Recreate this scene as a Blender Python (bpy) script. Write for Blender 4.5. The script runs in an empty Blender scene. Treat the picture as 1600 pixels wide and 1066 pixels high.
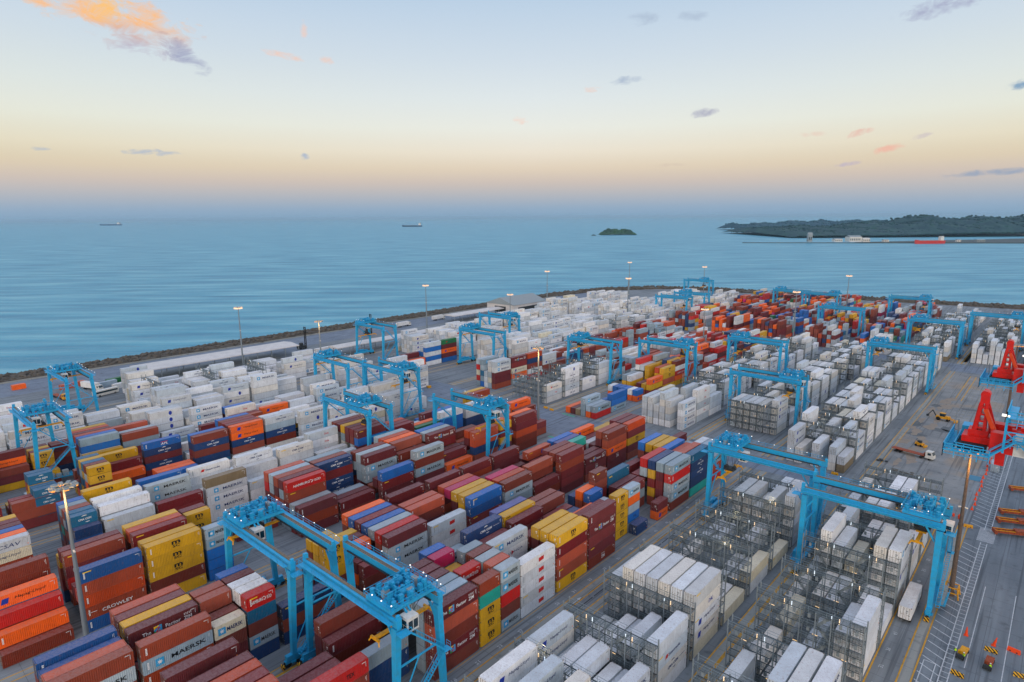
import bpy, bmesh, math, random
from mathutils import Vector, Matrix
R = math.radians
scene = bpy.context.scene
C = scene.collection
rnd = random.Random(7)

# ------------------------------------------------------------------ camera
cam_d = bpy.data.cameras.new("camera"); cam = bpy.data.objects.new("camera", cam_d); C.objects.link(cam)
yaw, pitch, roll = 0.73017, 0.19447, -0.007036
fw = Vector((-math.sin(yaw) * math.cos(pitch), math.cos(yaw) * math.cos(pitch), -math.sin(pitch)))
rt = Vector((math.cos(yaw), math.sin(yaw), 0))
up = rt.cross(fw)
r2 = rt * math.cos(roll) + up * math.sin(roll)
u2 = -rt * math.sin(roll) + up * math.cos(roll)
m = Matrix((r2, u2, -fw)).transposed().to_4x4()
m.translation = Vector((82.55, -107.72, 88.1))
cam.matrix_world = m
cam_d.lens = 36 * 980.1 / 1600; cam_d.sensor_width = 36
cam_d.clip_start = 1; cam_d.clip_end = 150000
scene.camera = cam
CAM = Vector((82.55, -107.72, 88.1))
def project(p):
    d = Vector(p) - CAM; z = d.dot(fw)
    if z < 1: return None
    return (800 + 980.1 * d.dot(r2) / z, 533 - 980.1 * d.dot(u2) / z, z)

# ------------------------------------------------------------------ light and sky
scene.view_settings.view_transform = 'Standard'; scene.view_settings.look = 'None'
scene.view_settings.exposure = 0.0; scene.view_settings.gamma = 1.0
def lin(c):
    return tuple((v / 12.92 if v <= 0.04045 else ((v + 0.055) / 1.055) ** 2.4) for v in c)
def rgb(r, g, b): return lin((r / 255, g / 255, b / 255)) + (1,)
def hx(s): return rgb(int(s[0:2], 16), int(s[2:4], 16), int(s[4:6], 16))

world = bpy.data.worlds.new("World"); scene.world = world; world.use_nodes = True
nt = world.node_tree; N = nt.nodes; L = nt.links
for n in list(N): N.remove(n)
def nn(t, **k):
    n = N.new(t)
    for a, b in k.items(): setattr(n, a, b)
    return n
def mth(op, a, b=None, c=None, clamp=False):
    n = nn('ShaderNodeMath', operation=op); n.use_clamp = clamp
    for i, v in enumerate((a, b, c)):
        if v is None: continue
        if isinstance(v, (int, float)): n.inputs[i].default_value = v
        else: L.new(v, n.inputs[i])
    return n.outputs[0]
out = nn('ShaderNodeOutputWorld'); bg = nn('ShaderNodeBackground')
L.new(bg.outputs[0], out.inputs[0])
tc = nn('ShaderNodeTexCoord'); sep = nn('ShaderNodeSeparateXYZ'); L.new(tc.outputs['Generated'], sep.inputs[0])
el = mth('MULTIPLY', mth('ARCSINE', sep.outputs[2]), 57.2958)
az = mth('MULTIPLY', mth('ARCTAN2', sep.outputs[0], sep.outputs[1]), 57.2958)
def ramp(inp, stops, interp='EASE'):
    r = nn('ShaderNodeValToRGB'); r.color_ramp.interpolation = interp
    e = r.color_ramp.elements
    while len(e) < len(stops): e.new(0.5)
    for i, (p, c) in enumerate(stops): e[i].position = p; e[i].color = c
    L.new(inp, r.inputs[0]); return r.outputs[0]
# elevation from -10 to 90 degrees
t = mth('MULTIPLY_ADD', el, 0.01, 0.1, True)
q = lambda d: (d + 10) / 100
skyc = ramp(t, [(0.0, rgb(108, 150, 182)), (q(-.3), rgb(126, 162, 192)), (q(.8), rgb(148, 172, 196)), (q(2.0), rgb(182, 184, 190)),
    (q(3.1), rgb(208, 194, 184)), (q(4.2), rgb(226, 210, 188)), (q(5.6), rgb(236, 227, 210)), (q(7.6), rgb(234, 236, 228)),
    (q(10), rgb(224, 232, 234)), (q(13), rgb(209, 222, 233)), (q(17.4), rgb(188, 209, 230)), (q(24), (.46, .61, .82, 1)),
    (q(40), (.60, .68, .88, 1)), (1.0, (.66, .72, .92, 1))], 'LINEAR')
# the west behind the camera is still warm after sunset
west = mth('POWER', mth('MULTIPLY_ADD', mth('COSINE', mth('MULTIPLY', mth('SUBTRACT', az, 140.0), 0.0174533)), 0.5, 0.5, True), 2.5)
lowel = ramp(t, [(0, (0, 0, 0, 1)), (q(-1), (.2, .2, .2, 1)), (q(2), (1, 1, 1, 1)), (q(12), (.8, .8, .8, 1)), (q(40), (0.0, 0.0, 0.0, 1))], 'LINEAR')
wf = mth('MULTIPLY', west, lowel)
mixw = nn('ShaderNodeMix', data_type='RGBA'); L.new(wf, mixw.inputs[0]); L.new(skyc, mixw.inputs[6]); mixw.inputs[7].default_value = (2.3, 1.75, 1.4, 1)
cur = mixw.outputs[2]
# small yellow drift at the two sides of the antisolar arch
side = mth('MULTIPLY', mth('ABSOLUTE', mth('ADD', az, 40.0)), 0.007, None, True)
band = ramp(t, [(q(2.5), (0, 0, 0, 1)), (q(5.2), (1, 1, 1, 1)), (q(9), (0.55, .55, .55, 1)), (q(16), (0, 0, 0, 1))], 'EASE')
mixs = nn('ShaderNodeMix', data_type='RGBA', blend_type='MULTIPLY'); L.new(mth('MULTIPLY', side, band), mixs.inputs[0]); L.new(cur, mixs.inputs[6]); mixs.inputs[7].default_value = (0.76, 0.78, .50, 1)
cur = mixs.outputs[2]
nz = nn('ShaderNodeTexNoise'); nz.inputs['Scale'].default_value = 34; nz.inputs['Detail'].default_value = 10; nz.inputs['Roughness'].default_value = .68; nz.inputs['Distortion'].default_value = .5
mp = nn('ShaderNodeMapping'); mp.inputs['Scale'].default_value = (1, 1, 2.2); L.new(tc.outputs['Generated'], mp.inputs[0]); L.new(mp.outputs[0], nz.inputs[0])
nz2 = nn('ShaderNodeTexNoise'); nz2.inputs['Scale'].default_value = 9; nz2.inputs['Detail'].default_value = 3; L.new(tc.outputs['Generated'], nz2.inputs[0])
def cloud(a, e, w, h, rot, col, dens, col2=None):
    """a drift of cloud: azimuth, elevation, half width, half height in degrees"""
    global cur
    ca, sa = math.cos(R(rot)), math.sin(R(rot))
    dx = mth('SUBTRACT', az, a); dy = mth('SUBTRACT', el, e)
    x = mth('MULTIPLY', mth('ADD', mth('MULTIPLY', dx, ca), mth('MULTIPLY', dy, sa)), 1 / w)
    y = mth('MULTIPLY', mth('ADD', mth('MULTIPLY', dx, -sa), mth('MULTIPLY', dy, ca)), 1 / h)
    d2 = mth('ADD', mth('MULTIPLY', x, x), mth('MULTIPLY', y, y))
    f = mth('SUBTRACT', 0.95, d2)
    f = mth('ADD', f, mth('MULTIPLY', mth('SUBTRACT', nz.outputs['Fac'], 0.55), 4.2))
    f = mth('MULTIPLY', f, 0.55 * dens, None, True)
    inside = mth('MULTIPLY', mth('SUBTRACT', 2.2, d2), 1.0, None, True)
    f = mth('MULTIPLY', f, inside)
    mx = nn('ShaderNodeMix', data_type='RGBA'); L.new(f, mx.inputs[0]); L.new(cur, mx.inputs[6])
    if col2 is None: mx.inputs[7].default_value = col
    else:
        m2 = nn('ShaderNodeMix', data_type='RGBA'); g = mth('ADD', mth('MULTIPLY', y, -0.8), mth('MULTIPLY_ADD', x, .55, mth('MULTIPLY', mth('SUBTRACT', nz2.outputs['Fac'], .5), 2.0)))
        L.new(mth('ADD', g, 0.35, None, True), m2.inputs[0]); m2.inputs[6].default_value = col; m2.inputs[7].default_value = col2
        L.new(m2.outputs[2], mx.inputs[7])
    cur = mx.outputs[2]
OR, PK, GY, MV = rgb(252, 192, 136), rgb(240, 205, 190), rgb(168, 184, 206), rgb(196, 184, 196)
cloud(-74.8, 14.7, 4.6, 1.3, -8, OR, 1.5)
cloud(-71.0, 14.0, 5.2, 2.3, -16, OR, 1.5, rgb(186, 178, 196))
cloud(-72.4, 14.9, 1.8, 1.2, 0, rgb(255, 200, 110), 1.1)
cloud(-67.9, 12.3, 2.6, .9, -32, rgb(165, 172, 198), 1.5)
cloud(-60.6, 12.8, 1.9, .35, -8, PK, 1.60); cloud(-58.8, 14.8, .35, .8, 0, PK, 1.40); cloud(-57, 12.6, .8, .35, 0, PK, 1.20)
cloud(-70.6, 5.1, 2.4, .3, 0, GY, 1.60); cloud(-77.6, 5.0, .8, .2, 0, GY, 1.40); cloud(-59.4, 5.1, .5, .3, 0, GY, 1.80)
cloud(-41.0, 8.2, 1.0, .45, -10, rgb(246, 212, 196), 2.00)
cloud(-34.8, 10.6, 1.0, .32, 0, PK, 1.60); cloud(-32.2, 11.2, 1.8, .4, 3, GY, 1.40)
cloud(-25.4, 8.4, 1.5, .45, 8, rgb(176, 178, 196), 1.60)
cloud(-31, 15.7, 1.6, .6, 0, GY, 1.00); cloud(-26.9, 15.6, 1.5, .45, 0, GY, 1.00)
cloud(-14.0, 6.2, 1.3, .38, 12, rgb(232, 190, 176), 1.80); cloud(-11.9, 4.9, 1.4, .32, 12, rgb(238, 190, 170), 1.80); cloud(-14.5, 3.9, 1.1, .2, 8, MV, 1.60)
cloud(-17.0, 6.3, 1.2, .25, 0, rgb(232, 200, 184), 1.00); cloud(-9.6, 5.7, .8, .25, 15, MV, 1.20)
cloud(-9.0, 14.4, 3.6, .8, 10, rgb(170, 176, 202), 1.80)
cloud(-5.0, 2.9, 4.0, .3, 2, rgb(160, 170, 188), 1.60); cloud(-4.3, 8.6, 1.0, .4, 8, rgb(140, 170, 196), 1.80)
cloud(-27.8, 4.3, 2.4, .2, 0, rgb(206, 186, 172), 0.80)
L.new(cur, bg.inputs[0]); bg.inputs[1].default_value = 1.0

sun_d = bpy.data.lights.new("sun", 'SUN'); sun_d.energy = 0.8; sun_d.angle = R(22); sun_d.color = (1.0, 0.88, 0.78)
sun = bpy.data.objects.new("sun", sun_d); C.objects.link(sun)
sun.rotation_euler = Vector((math.sin(R(140)) * math.cos(R(14)), math.cos(R(140)) * math.cos(R(14)), math.sin(R(14)))).to_track_quat('Z', 'Y').to_euler()

# ------------------------------------------------------------------ materials
def mat(name, col=(.5, .5, .5, 1), rough=.6, metal=0, emit=None, strength=1, noise=None, bump=None, spec=.4):
    m = bpy.data.materials.new(name); m.use_nodes = True; t = m.node_tree; b = t.nodes['Principled BSDF']
    b.inputs['Base Color'].default_value = col; b.inputs['Roughness'].default_value = rough; b.inputs['Metallic'].default_value = metal
    b.inputs['Specular IOR Level'].default_value = spec
    if emit: b.inputs['Emission Color'].default_value = emit; b.inputs['Emission Strength'].default_value = strength
    if noise:
        sc, amt, col2 = noise
        tcn = t.nodes.new('ShaderNodeTexCoord'); nz = t.nodes.new('ShaderNodeTexNoise'); nz.inputs['Scale'].default_value = sc; nz.inputs['Detail'].default_value = 6
        t.links.new(tcn.outputs['Object'], nz.inputs[0])
        rp = t.nodes.new('ShaderNodeValToRGB'); rp.color_ramp.elements[0].position = .42; rp.color_ramp.elements[1].position = .72
        t.links.new(nz.outputs['Fac'], rp.inputs[0])
        ml = t.nodes.new('ShaderNodeMath'); ml.operation = 'MULTIPLY'; ml.inputs[1].default_value = amt; t.links.new(rp.outputs[0], ml.inputs[0])
        mx = t.nodes.new('ShaderNodeMix'); mx.data_type = 'RGBA'; mx.inputs[6].default_value = col; mx.inputs[7].default_value = col2
        t.links.new(ml.outputs[0], mx.inputs[0]); t.links.new(mx.outputs[2], b.inputs['Base Color'])
    if bump:
        tcn = t.nodes.new('ShaderNodeTexCoord'); nb = t.nodes.new('ShaderNodeTexNoise'); nb.inputs['Scale'].default_value = bump[0]; nb.inputs['Detail'].default_value = 5
        t.links.new(tcn.outputs['Object'], nb.inputs[0]); bp = t.nodes.new('ShaderNodeBump'); bp.inputs['Strength'].default_value = bump[1]; bp.inputs['Distance'].default_value = bump[2]
        t.links.new(nb.outputs['Fac'], bp.inputs['Height']); t.links.new(bp.outputs[0], b.inputs['Normal'])
    return m

def paint_material(name, use_attr):
    """weathered container paint: colour from the object (or a face attribute), dust on the roofs, rust and grime"""
    m = bpy.data.materials.new(name); m.use_nodes = True; t = m.node_tree; b = t.nodes['Principled BSDF']; l = t.links.new
    def n(ty, **k):
        x = t.nodes.new(ty)
        for a, v in k.items(): setattr(x, a, v)
        return x
    if use_attr:
        a = n('ShaderNodeVertexColor', layer_name='paint'); colour = a.outputs['Color']
        geo0 = n('ShaderNodeNewGeometry'); pos = geo0.outputs['Position']; rand = a.outputs['Alpha']
    else:
        a = n('ShaderNodeObjectInfo'); colour = a.outputs['Color']; rand = a.outputs['Random']
        tcn = n('ShaderNodeTexCoord'); vm = n('ShaderNodeVectorMath', operation='ADD'); l(tcn.outputs['Object'], vm.inputs[0])
        cb = n('ShaderNodeCombineXYZ'); ms = n('ShaderNodeMath', operation='MULTIPLY'); ms.inputs[1].default_value = 400; l(rand, ms.inputs[0])
        l(ms.outputs[0], cb.inputs[0]); l(ms.outputs[0], cb.inputs[1]); l(cb.outputs[0], vm.inputs[1]); pos = vm.outputs[0]
    geo = n('ShaderNodeNewGeometry'); sp = n('ShaderNodeSeparateXYZ'); l(geo.outputs['True Normal'], sp.inputs[0])
    n1 = n('ShaderNodeTexNoise'); n1.inputs['Scale'].default_value = .35; n1.inputs['Detail'].default_value = 5; l(pos, n1.inputs[0])
    n2 = n('ShaderNodeTexNoise'); n2.inputs['Scale'].default_value = 2.1; n2.inputs['Detail'].default_value = 8; n2.inputs['Roughness'].default_value = .7; l(pos, n2.inputs[0])
    mpg = n('ShaderNodeMapping'); mpg.inputs['Scale'].default_value = (4.5, 4.5, .4); l(pos, mpg.inputs[0])
    n3 = n('ShaderNodeTexNoise'); n3.inputs['Scale'].default_value = 1.0; n3.inputs['Detail'].default_value = 4; l(mpg.outputs[0], n3.inputs[0])
    # faded patches
    hsv = n('ShaderNodeHueSaturation'); l(colour, hsv.inputs['Color'])
    mr = n('ShaderNodeMapRange'); mr.inputs[1].default_value = .3; mr.inputs[2].default_value = .7; mr.inputs[3].default_value = .88; mr.inputs[4].default_value = 1.1; l(n1.outputs[0], mr.inputs[0]); l(mr.outputs[0], hsv.inputs['Value'])
    mr2 = n('ShaderNodeMapRange'); mr2.inputs[3].default_value = .98; mr2.inputs[4].default_value = 1.12; l(rand, mr2.inputs[0]); l(mr2.outputs[0], hsv.inputs['Saturation'])
    # dust settled on the roof
    mx = n('ShaderNodeMix', data_type='RGBA'); l(hsv.outputs[0], mx.inputs[6]); mx.inputs[7].default_value = rgb(176, 160, 160)
    up_ = n('ShaderNodeMapRange'); up_.inputs[1].default_value = .5; up_.inputs[2].default_value = .9; up_.inputs[3].default_value = 0.02; up_.inputs[4].default_value = .17; l(sp.outputs[2], up_.inputs[0])
    mm = n('ShaderNodeMath', operation='MULTIPLY'); l(up_.outputs[0], mm.inputs[0]); mr3 = n('ShaderNodeMapRange'); mr3.inputs[1].default_value = .35; mr3.inputs[2].default_value = .65; mr3.inputs[3].default_value = .2; mr3.inputs[4].default_value = 1.9; l(n2.outputs[0], mr3.inputs[0]); l(mr3.outputs[0], mm.inputs[1])
    l(mm.outputs[0], mx.inputs[0])
    # grime streaks
    st = n('ShaderNodeValToRGB'); st.color_ramp.elements[0].position = .50; st.color_ramp.elements[1].position = .74; l(n3.outputs[0], st.inputs[0])
    ms2 = n('ShaderNodeMath', operation='MULTIPLY'); ms2.inputs[1].default_value = .24; l(st.outputs[0], ms2.inputs[0])
    mx2 = n('ShaderNodeMix', data_type='RGBA'); l(ms2.outputs[0], mx2.inputs[0]); l(mx.outputs[2], mx2.inputs[6]); mx2.inputs[7].default_value = rgb(84, 68, 58)
    # rust spots
    rs = n('ShaderNodeValToRGB'); rs.color_ramp.elements[0].position = .585; rs.color_ramp.elements[1].position = .66; l(n2.outputs[0], rs.inputs[0])
    ms3 = n('ShaderNodeMath', operation='MULTIPLY'); ms3.inputs[1].default_value = .42; l(rs.outputs[0], ms3.inputs[0])
    mx3 = n('ShaderNodeMix', data_type='RGBA'); l(ms3.outputs[0], mx3.inputs[0]); l(mx2.outputs[2], mx3.inputs[6]); mx3.inputs[7].default_value = rgb(122, 74, 44)
    l(mx3.outputs[2], b.inputs['Base Color']); b.inputs['Roughness'].default_value = .55; b.inputs['Specular IOR Level'].default_value = .4
    return m
M = {}
M['paint'] = paint_material('container_paint', False)
M['paint_mass'] = paint_material('container_paint_mass', True)
M['gap'] = mat('dark_gap', hx('16181a'), .9)
M['steel'] = mat('galvanised_steel', hx('869195'), .5, .1, noise=(2, .5, hx('687276')))
M['rail'] = mat('rack_rail', hx('84949b'), .5, .1)
M['deck'] = mat('rack_grating', hx('59656a'), .7, .1, noise=(1.2, .6, hx('3f484c')))
M['crane'] = mat('crane_blue_paint', hx('23a8dc'), .42, noise=(.9, .6, hx('3c8fae')))
M['craned'] = mat('crane_blue_machinery', hx('1f9fd0'), .45, noise=(2.5, .45, hx('186884')))
M['railtop'] = mat('rail_steel_worn', hx('8a7a66'), .5, .5, noise=(3, .7, hx('5c4a3c')))
M['yellow'] = mat('spreader_yellow', hx('e0a010'), .5, noise=(2, .5, hx('9a6a10')))
M['white'] = mat('white_paint', hx('d8d8d2'), .5, noise=(1.5, .4, hx('a8a498')))
M['glass'] = mat('cab_glass', hx('14303c'), .08, spec=.8)
M['black'] = mat('rubber_black', hx('18191b'), .85)
M['dark'] = mat('dark_machinery', hx('2c3236'), .6)
M['grey'] = mat('grey_cabinet', hx('8d989c'), .55, noise=(2, .4, hx('6a7376')))
M['lampw'] = mat('lamp_white', hx('ffffff'), .4, emit=hx('fff4e0'), strength=1.2)
M['lampy'] = mat('lamp_warm', hx('ffffff'), .4, emit=hx('ffb648'), strength=3.0)
M['lampo'] = mat('lamp_sodium', hx('a05010'), .4, emit=(1, .36, .035, 1), strength=1.5)
M['lampp'] = mat('lamp_peach', hx('a08060'), .4, emit=(1, .62, .38, 1), strength=1.4)
M['tubew'] = mat('tube_white', hx('ffffff'), .4, emit=hx('d8f0ff'), strength=.9)
M['tubey'] = mat('tube_yellow', hx('ffffff'), .4, emit=hx('ffc24a'), strength=1.0)
M['pole'] = mat('pole_grey', hx('7f8b93'), .5, .3)
M['polew'] = mat('pole_weathered', hx('6b5a4c'), .7, noise=(2, .6, hx('4a3e36')))
M['red'] = mat('crane_red', hx('d81a10'), .4, noise=(1.2, .35, hx('8a120c')))
M['orange'] = mat('orange_plastic', hx('ee4a12'), .5)
M['rust'] = mat('rusty_orange_steel', hx('a64e2c'), .7, noise=(2.5, .85, hx('50281a')))
M['hivis'] = mat('hi_vis_fabric', hx('b8f020'), .7)
M['skin'] = mat('skin', hx('8a5a40'), .6)
M['trouser'] = mat('dark_trousers', hx('1f2836'), .8)
for k, c in dict(w='e8ebec', k='12161a', n='16356a', u='3aa6dc', r='c8201c', o='f07818', g='9aa6ac', y='f0c828', v='1d3aa0', c='9fd0ee', G='1f9a50', p='d8286a').items():
    M['d_' + k] = mat('lettering_' + {'w': 'white', 'k': 'black', 'n': 'navy', 'u': 'sky_blue', 'r': 'red', 'o': 'orange', 'g': 'grey', 'y': 'yellow', 'v': 'royal_blue', 'c': 'pale_blue', 'G': 'green', 'p': 'pink'}[k], hx(c), .6)

# ------------------------------------------------------------------ mesh helpers
class MB:
    def __init__(s): s.v = []; s.f = []; s.mi = []; s.cur = 0
    def quad(s, a, b, c, d): i = len(s.v); s.v += [a, b, c, d]; s.f.append((i, i + 1, i + 2, i + 3)); s.mi.append(s.cur)
    def box(s, x0, x1, y0, y1, z0, z1):
        i = len(s.v); s.v += [(x0, y0, z0), (x1, y0, z0), (x1, y1, z0), (x0, y1, z0), (x0, y0, z1), (x1, y0, z1), (x1, y1, z1), (x0, y1, z1)]
        for f in ((0, 3, 2, 1), (4, 5, 6, 7), (0, 1, 5, 4), (1, 2, 6, 5), (2, 3, 7, 6), (3, 0, 4, 7)):
            s.f.append(tuple(i + k for k in f)); s.mi.append(s.cur)
        return s
    def cb(s, cx, cy, cz, sx, sy, sz): return s.box(cx - sx / 2, cx + sx / 2, cy - sy / 2, cy + sy / 2, cz - sz / 2, cz + sz / 2)
    def bar(s, a, b, w, h=None):
        """a beam of rectangular section from a to b"""
        h = h or w; a = Vector(a); b = Vector(b); d = (b - a).normalized()
        r = d.cross(Vector((0, 0, 1)))
        if r.length < 1e-3: r = Vector((1, 0, 0))
        r.normalize(); u = r.cross(d)
        i = len(s.v)
        for p in (a, b):
            for sx, sz in ((-1, -1), (1, -1), (1, 1), (-1, 1)): s.v.append(tuple(p + r * (sx * w / 2) + u * (sz * h / 2)))
        for f in ((3, 2, 1, 0), (4, 5, 6, 7), (0, 1, 5, 4), (1, 2, 6, 5), (2, 3, 7, 6), (3, 0, 4, 7)):
            s.f.append(tuple(i + k for k in f)); s.mi.append(s.cur)
        return s
    def cyl(s, a, b, r0, r1=None, n=10, caps=True):
        r1 = r0 if r1 is None else r1; a = Vector(a); b = Vector(b); d = (b - a).normalized()
        x = d.cross(Vector((0, 0, 1)))
        if x.length < 1e-3: x = Vector((1, 0, 0))
        x.normalize(); y = d.cross(x); i = len(s.v)
        for p, r in ((a, r0), (b, r1)):
            for k in range(n):
                t = 2 * math.pi * k / n; s.v.append(tuple(p + x * (r * math.cos(t)) + y * (r * math.sin(t))))
        for k in range(n): s.f.append((i + k, i + (k + 1) % n, i + n + (k + 1) % n, i + n + k)); s.mi.append(s.cur)
        if caps:
            s.f.append(tuple(i + k for k in reversed(range(n)))); s.mi.append(s.cur); s.f.append(tuple(i + n + k for k in range(n))); s.mi.append(s.cur)
        return s
    def railing(s, pts, h=1.1, step=2.0, w=.06, mid=True):
        for a, b in zip(pts, pts[1:]):
            a = Vector(a); b = Vector(b); n = max(1, int((b - a).length / step))
            s.bar(a + Vector((0, 0, h)), b + Vector((0, 0, h)), w)
            if mid: s.bar(a + Vector((0, 0, h / 2)), b + Vector((0, 0, h / 2)), w * .8)
            for k in range(n + 1):
                p = a.lerp(b, k / n); s.bar(p, p + Vector((0, 0, h)), w)
        return s
    def mesh(s, name, mats):
        me = bpy.data.meshes.new(name); me.from_pydata(s.v, [], s.f)
        for mt in (mats if isinstance(mats, (list, tuple)) else [mats]): me.materials.append(mt)
        if any(s.mi): me.polygons.foreach_set('material_index', s.mi)
        me.update(); return me
    def obj(s, name, mats, parent=None):
        o = bpy.data.objects.new(name, s.mesh(name, mats)); C.objects.link(o)
        if parent: o.parent = parent
        return o
def empty(name, loc=(0, 0, 0), rz=0):
    o = bpy.data.objects.new(name, None); C.objects.link(o); o.location = loc; o.rotation_euler = (0, 0, rz); o.empty_display_size = .5; return o
def tag(o, label=None, cat=None, group=None, kind=None):
    for k, v in (('label', label), ('category', cat), ('group', group), ('kind', kind)):
        if v: o[k] = v
    return o
def copy_tree(o, parent=None):
    c = o.copy(); C.objects.link(c)
    if parent: c.parent = parent
    for ch in o.children: copy_tree(ch, c)
    return c
_tx = {}
def text_mesh(s, width, height, shear=0, bold=0, cx=0):
    key = (s, width, height, shear, bold)
    if key in _tx: return _tx[key]
    cu = bpy.data.curves.new('txt', 'FONT'); cu.body = s; cu.align_x = 'CENTER'; cu.align_y = 'CENTER'; cu.resolution_u = 2; cu.shear = shear; cu.offset = bold
    ob = bpy.data.objects.new('txt', cu); C.objects.link(ob)
    me = bpy.data.meshes.new_from_object(ob.evaluated_get(bpy.context.evaluated_depsgraph_get()))
    bpy.data.objects.remove(ob); bpy.data.curves.remove(cu)
    xs = [v.co.x for v in me.vertices]; ys = [v.co.y for v in me.vertices]
    sx = width / (max(xs) - min(xs)); sy = height / (max(ys) - min(ys)); mx = (max(xs) + min(xs)) / 2; my = (max(ys) + min(ys)) / 2
    vs = [((v.co.x - mx) * sx, (v.co.y - my) * sy) for v in me.vertices]; fs = [tuple(p.vertices) for p in me.polygons]
    bpy.data.meshes.remove(me); _tx[key] = (vs, fs); return vs, fs
# ------------------------------------------------------------------ containers
PAL = dict(b='8a3c2c', m='6a2024', s='c0563a', o='ff6a08', y='dcaa1a', u='0a6cc0', B='085498', n='0c3c70', T='166a90', t='1cac9c', g='a2b8c6', w='e0e3e3', c='dcd6be',
           r='c8221e', G='127040', p='b83460', v='4c5a9c', k='8a7c60', d='48505a', M='d81c90')
CNAME = dict(b='rust-brown', m='maroon', s='faded brick-red', o='orange', y='yellow', u='bright blue', B='dark blue', n='navy', T='petrol-blue', t='turquoise', g='pale grey', w='white', c='cream',
             r='red', G='green', p='rose-red', v='violet-blue', k='khaki', d='slate', M='magenta')
WHITES = ['e6ebef', 'dbe2e7', 'd4d9da', 'e2e0d8', 'c6d2da', 'eceeee', 'd2dae0']
DRYS = {'b': ['96442f', '84392a', 'a3503c', '783326'], 'm': ['742428', '641e24', '822e30', '6c2c32'], 'g': ['a2b8c6', '92a8b4', 'acbcc4']}
def paint_of(c, r_):
    if c == 'w': return list(hx(WHITES[int(r_ * 6.99)]))
    if c in DRYS: return list(hx(DRYS[c][int(r_ * (len(DRYS[c]) - .01))]))
    return list(hx(PAL[c]))
def body_mesh(L_, H, reefer):
    W = 2.438; b = MB(); hx_, hy = W / 2, L_ / 2
    for sx in (-1, 1):
        for sy in (-1, 1):
            b.box(sx * hx_ - (.13 if sx > 0 else 0), sx * hx_ + (.13 if sx < 0 else 0), sy * hy - (.15 if sy > 0 else 0), sy * hy + (.15 if sy < 0 else 0), .12, H - .12)
    for sx in (-1, 1):   # side rails
        x0, x1 = (hx_ - .08, hx_) if sx > 0 else (-hx_, -hx_ + .08)
        b.box(x0, x1, -hy + .15, hy - .15, H - .12, H - .01); b.box(x0, x1, -hy + .15, hy - .15, .02, .17)
    b.box(-hx_ + .13, hx_ - .13, -hy, -hy + .1, H - .13, H - .01); b.box(-hx_ + .13, hx_ - .13, hy - .1, hy, H - .13, H - .01)
    b.box(-hx_ + .13, hx_ - .13, -hy, -hy + .1, .02, .17); b.box(-hx_ + .13, hx_ - .13, hy - .1, hy, .02, .17)
    # side panels
    n = 8 if reefer else int(L_ / .33); d = .012 if reefer else .055
    y0, y1 = -hy + .15, hy - .15; st = (y1 - y0) / n
    for sx in (-1, 1):
        prof = []
        for k in range(n):
            a = y0 + k * st
            if reefer: prof += [(a, d), (a + .04, 0), (a + st - .04, 0)]
            else: prof += [(a, 0), (a + st * .3, 0), (a + st * .5, d), (a + st * .8, d)]
        prof.append((y1, 0)); X = lambda dd: sx * (hx_ - .012 - dd)
        for (ya, da), (yb, db) in zip(prof, prof[1:]):
            qd = [(X(da), ya, .17), (X(db), yb, .17), (X(db), yb, H - .12), (X(da), ya, H - .12)]
            b.quad(*(qd if sx > 0 else qd[::-1]))
    # roof with shallow pressings, front wall and floor
    nr = 4 if reefer else int(L_ / 1.0); st = (y1 - y0) / nr
    for k in range(nr):
        a = y0 + k * st; z = H - .035
        b.quad((-hx_ + .08, a, z), (hx_ - .08, a, z), (hx_ - .08, a + st * .45, z), (-hx_ + .08, a + st * .45, z))
        z2 = z - (.004 if reefer else .018)
        b.quad((-hx_ + .08, a + st * .45, z), (hx_ - .08, a + st * .45, z), (hx_ - .08, a + st * .52, z2), (-hx_ + .08, a + st * .52, z2))
        b.quad((-hx_ + .08, a + st * .52, z2), (hx_ - .08, a + st * .52, z2), (hx_ - .08, a + st * .93, z2), (-hx_ + .08, a + st * .93, z2))
        b.quad((-hx_ + .08, a + st * .93, z2), (hx_ - .08, a + st * .93, z2), (hx_ - .08, a + st, z), (-hx_ + .08, a + st, z))
    b.quad((-hx_ + .08, y1 + .02, .1), (-hx_ + .08, y1 + .02, H - .1), (hx_ - .08, y1 + .02, H - .1), (hx_ - .08, y1 + .02, .1))
    b.quad((-hx_ + .08, y0, .15), (-hx_ + .08, y1, .15), (hx_ - .08, y1, .15), (hx_ - .08, y0, .15))
    b.cur = 1
    for sx in (-1, 1):
        for sy in (-1, 1):
            for z in (.0, H - .12):
                b.box(sx * (hx_ + .004) - (.17 if sx > 0 else 0), sx * (hx_ + .004) + (.17 if sx < 0 else 0), sy * (hy + .004) - (.19 if sy > 0 else 0), sy * (hy + .004) + (.19 if sy < 0 else 0), z, z + .12)
    return b.mesh('container_body', [M['paint'], M['casting']])
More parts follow.
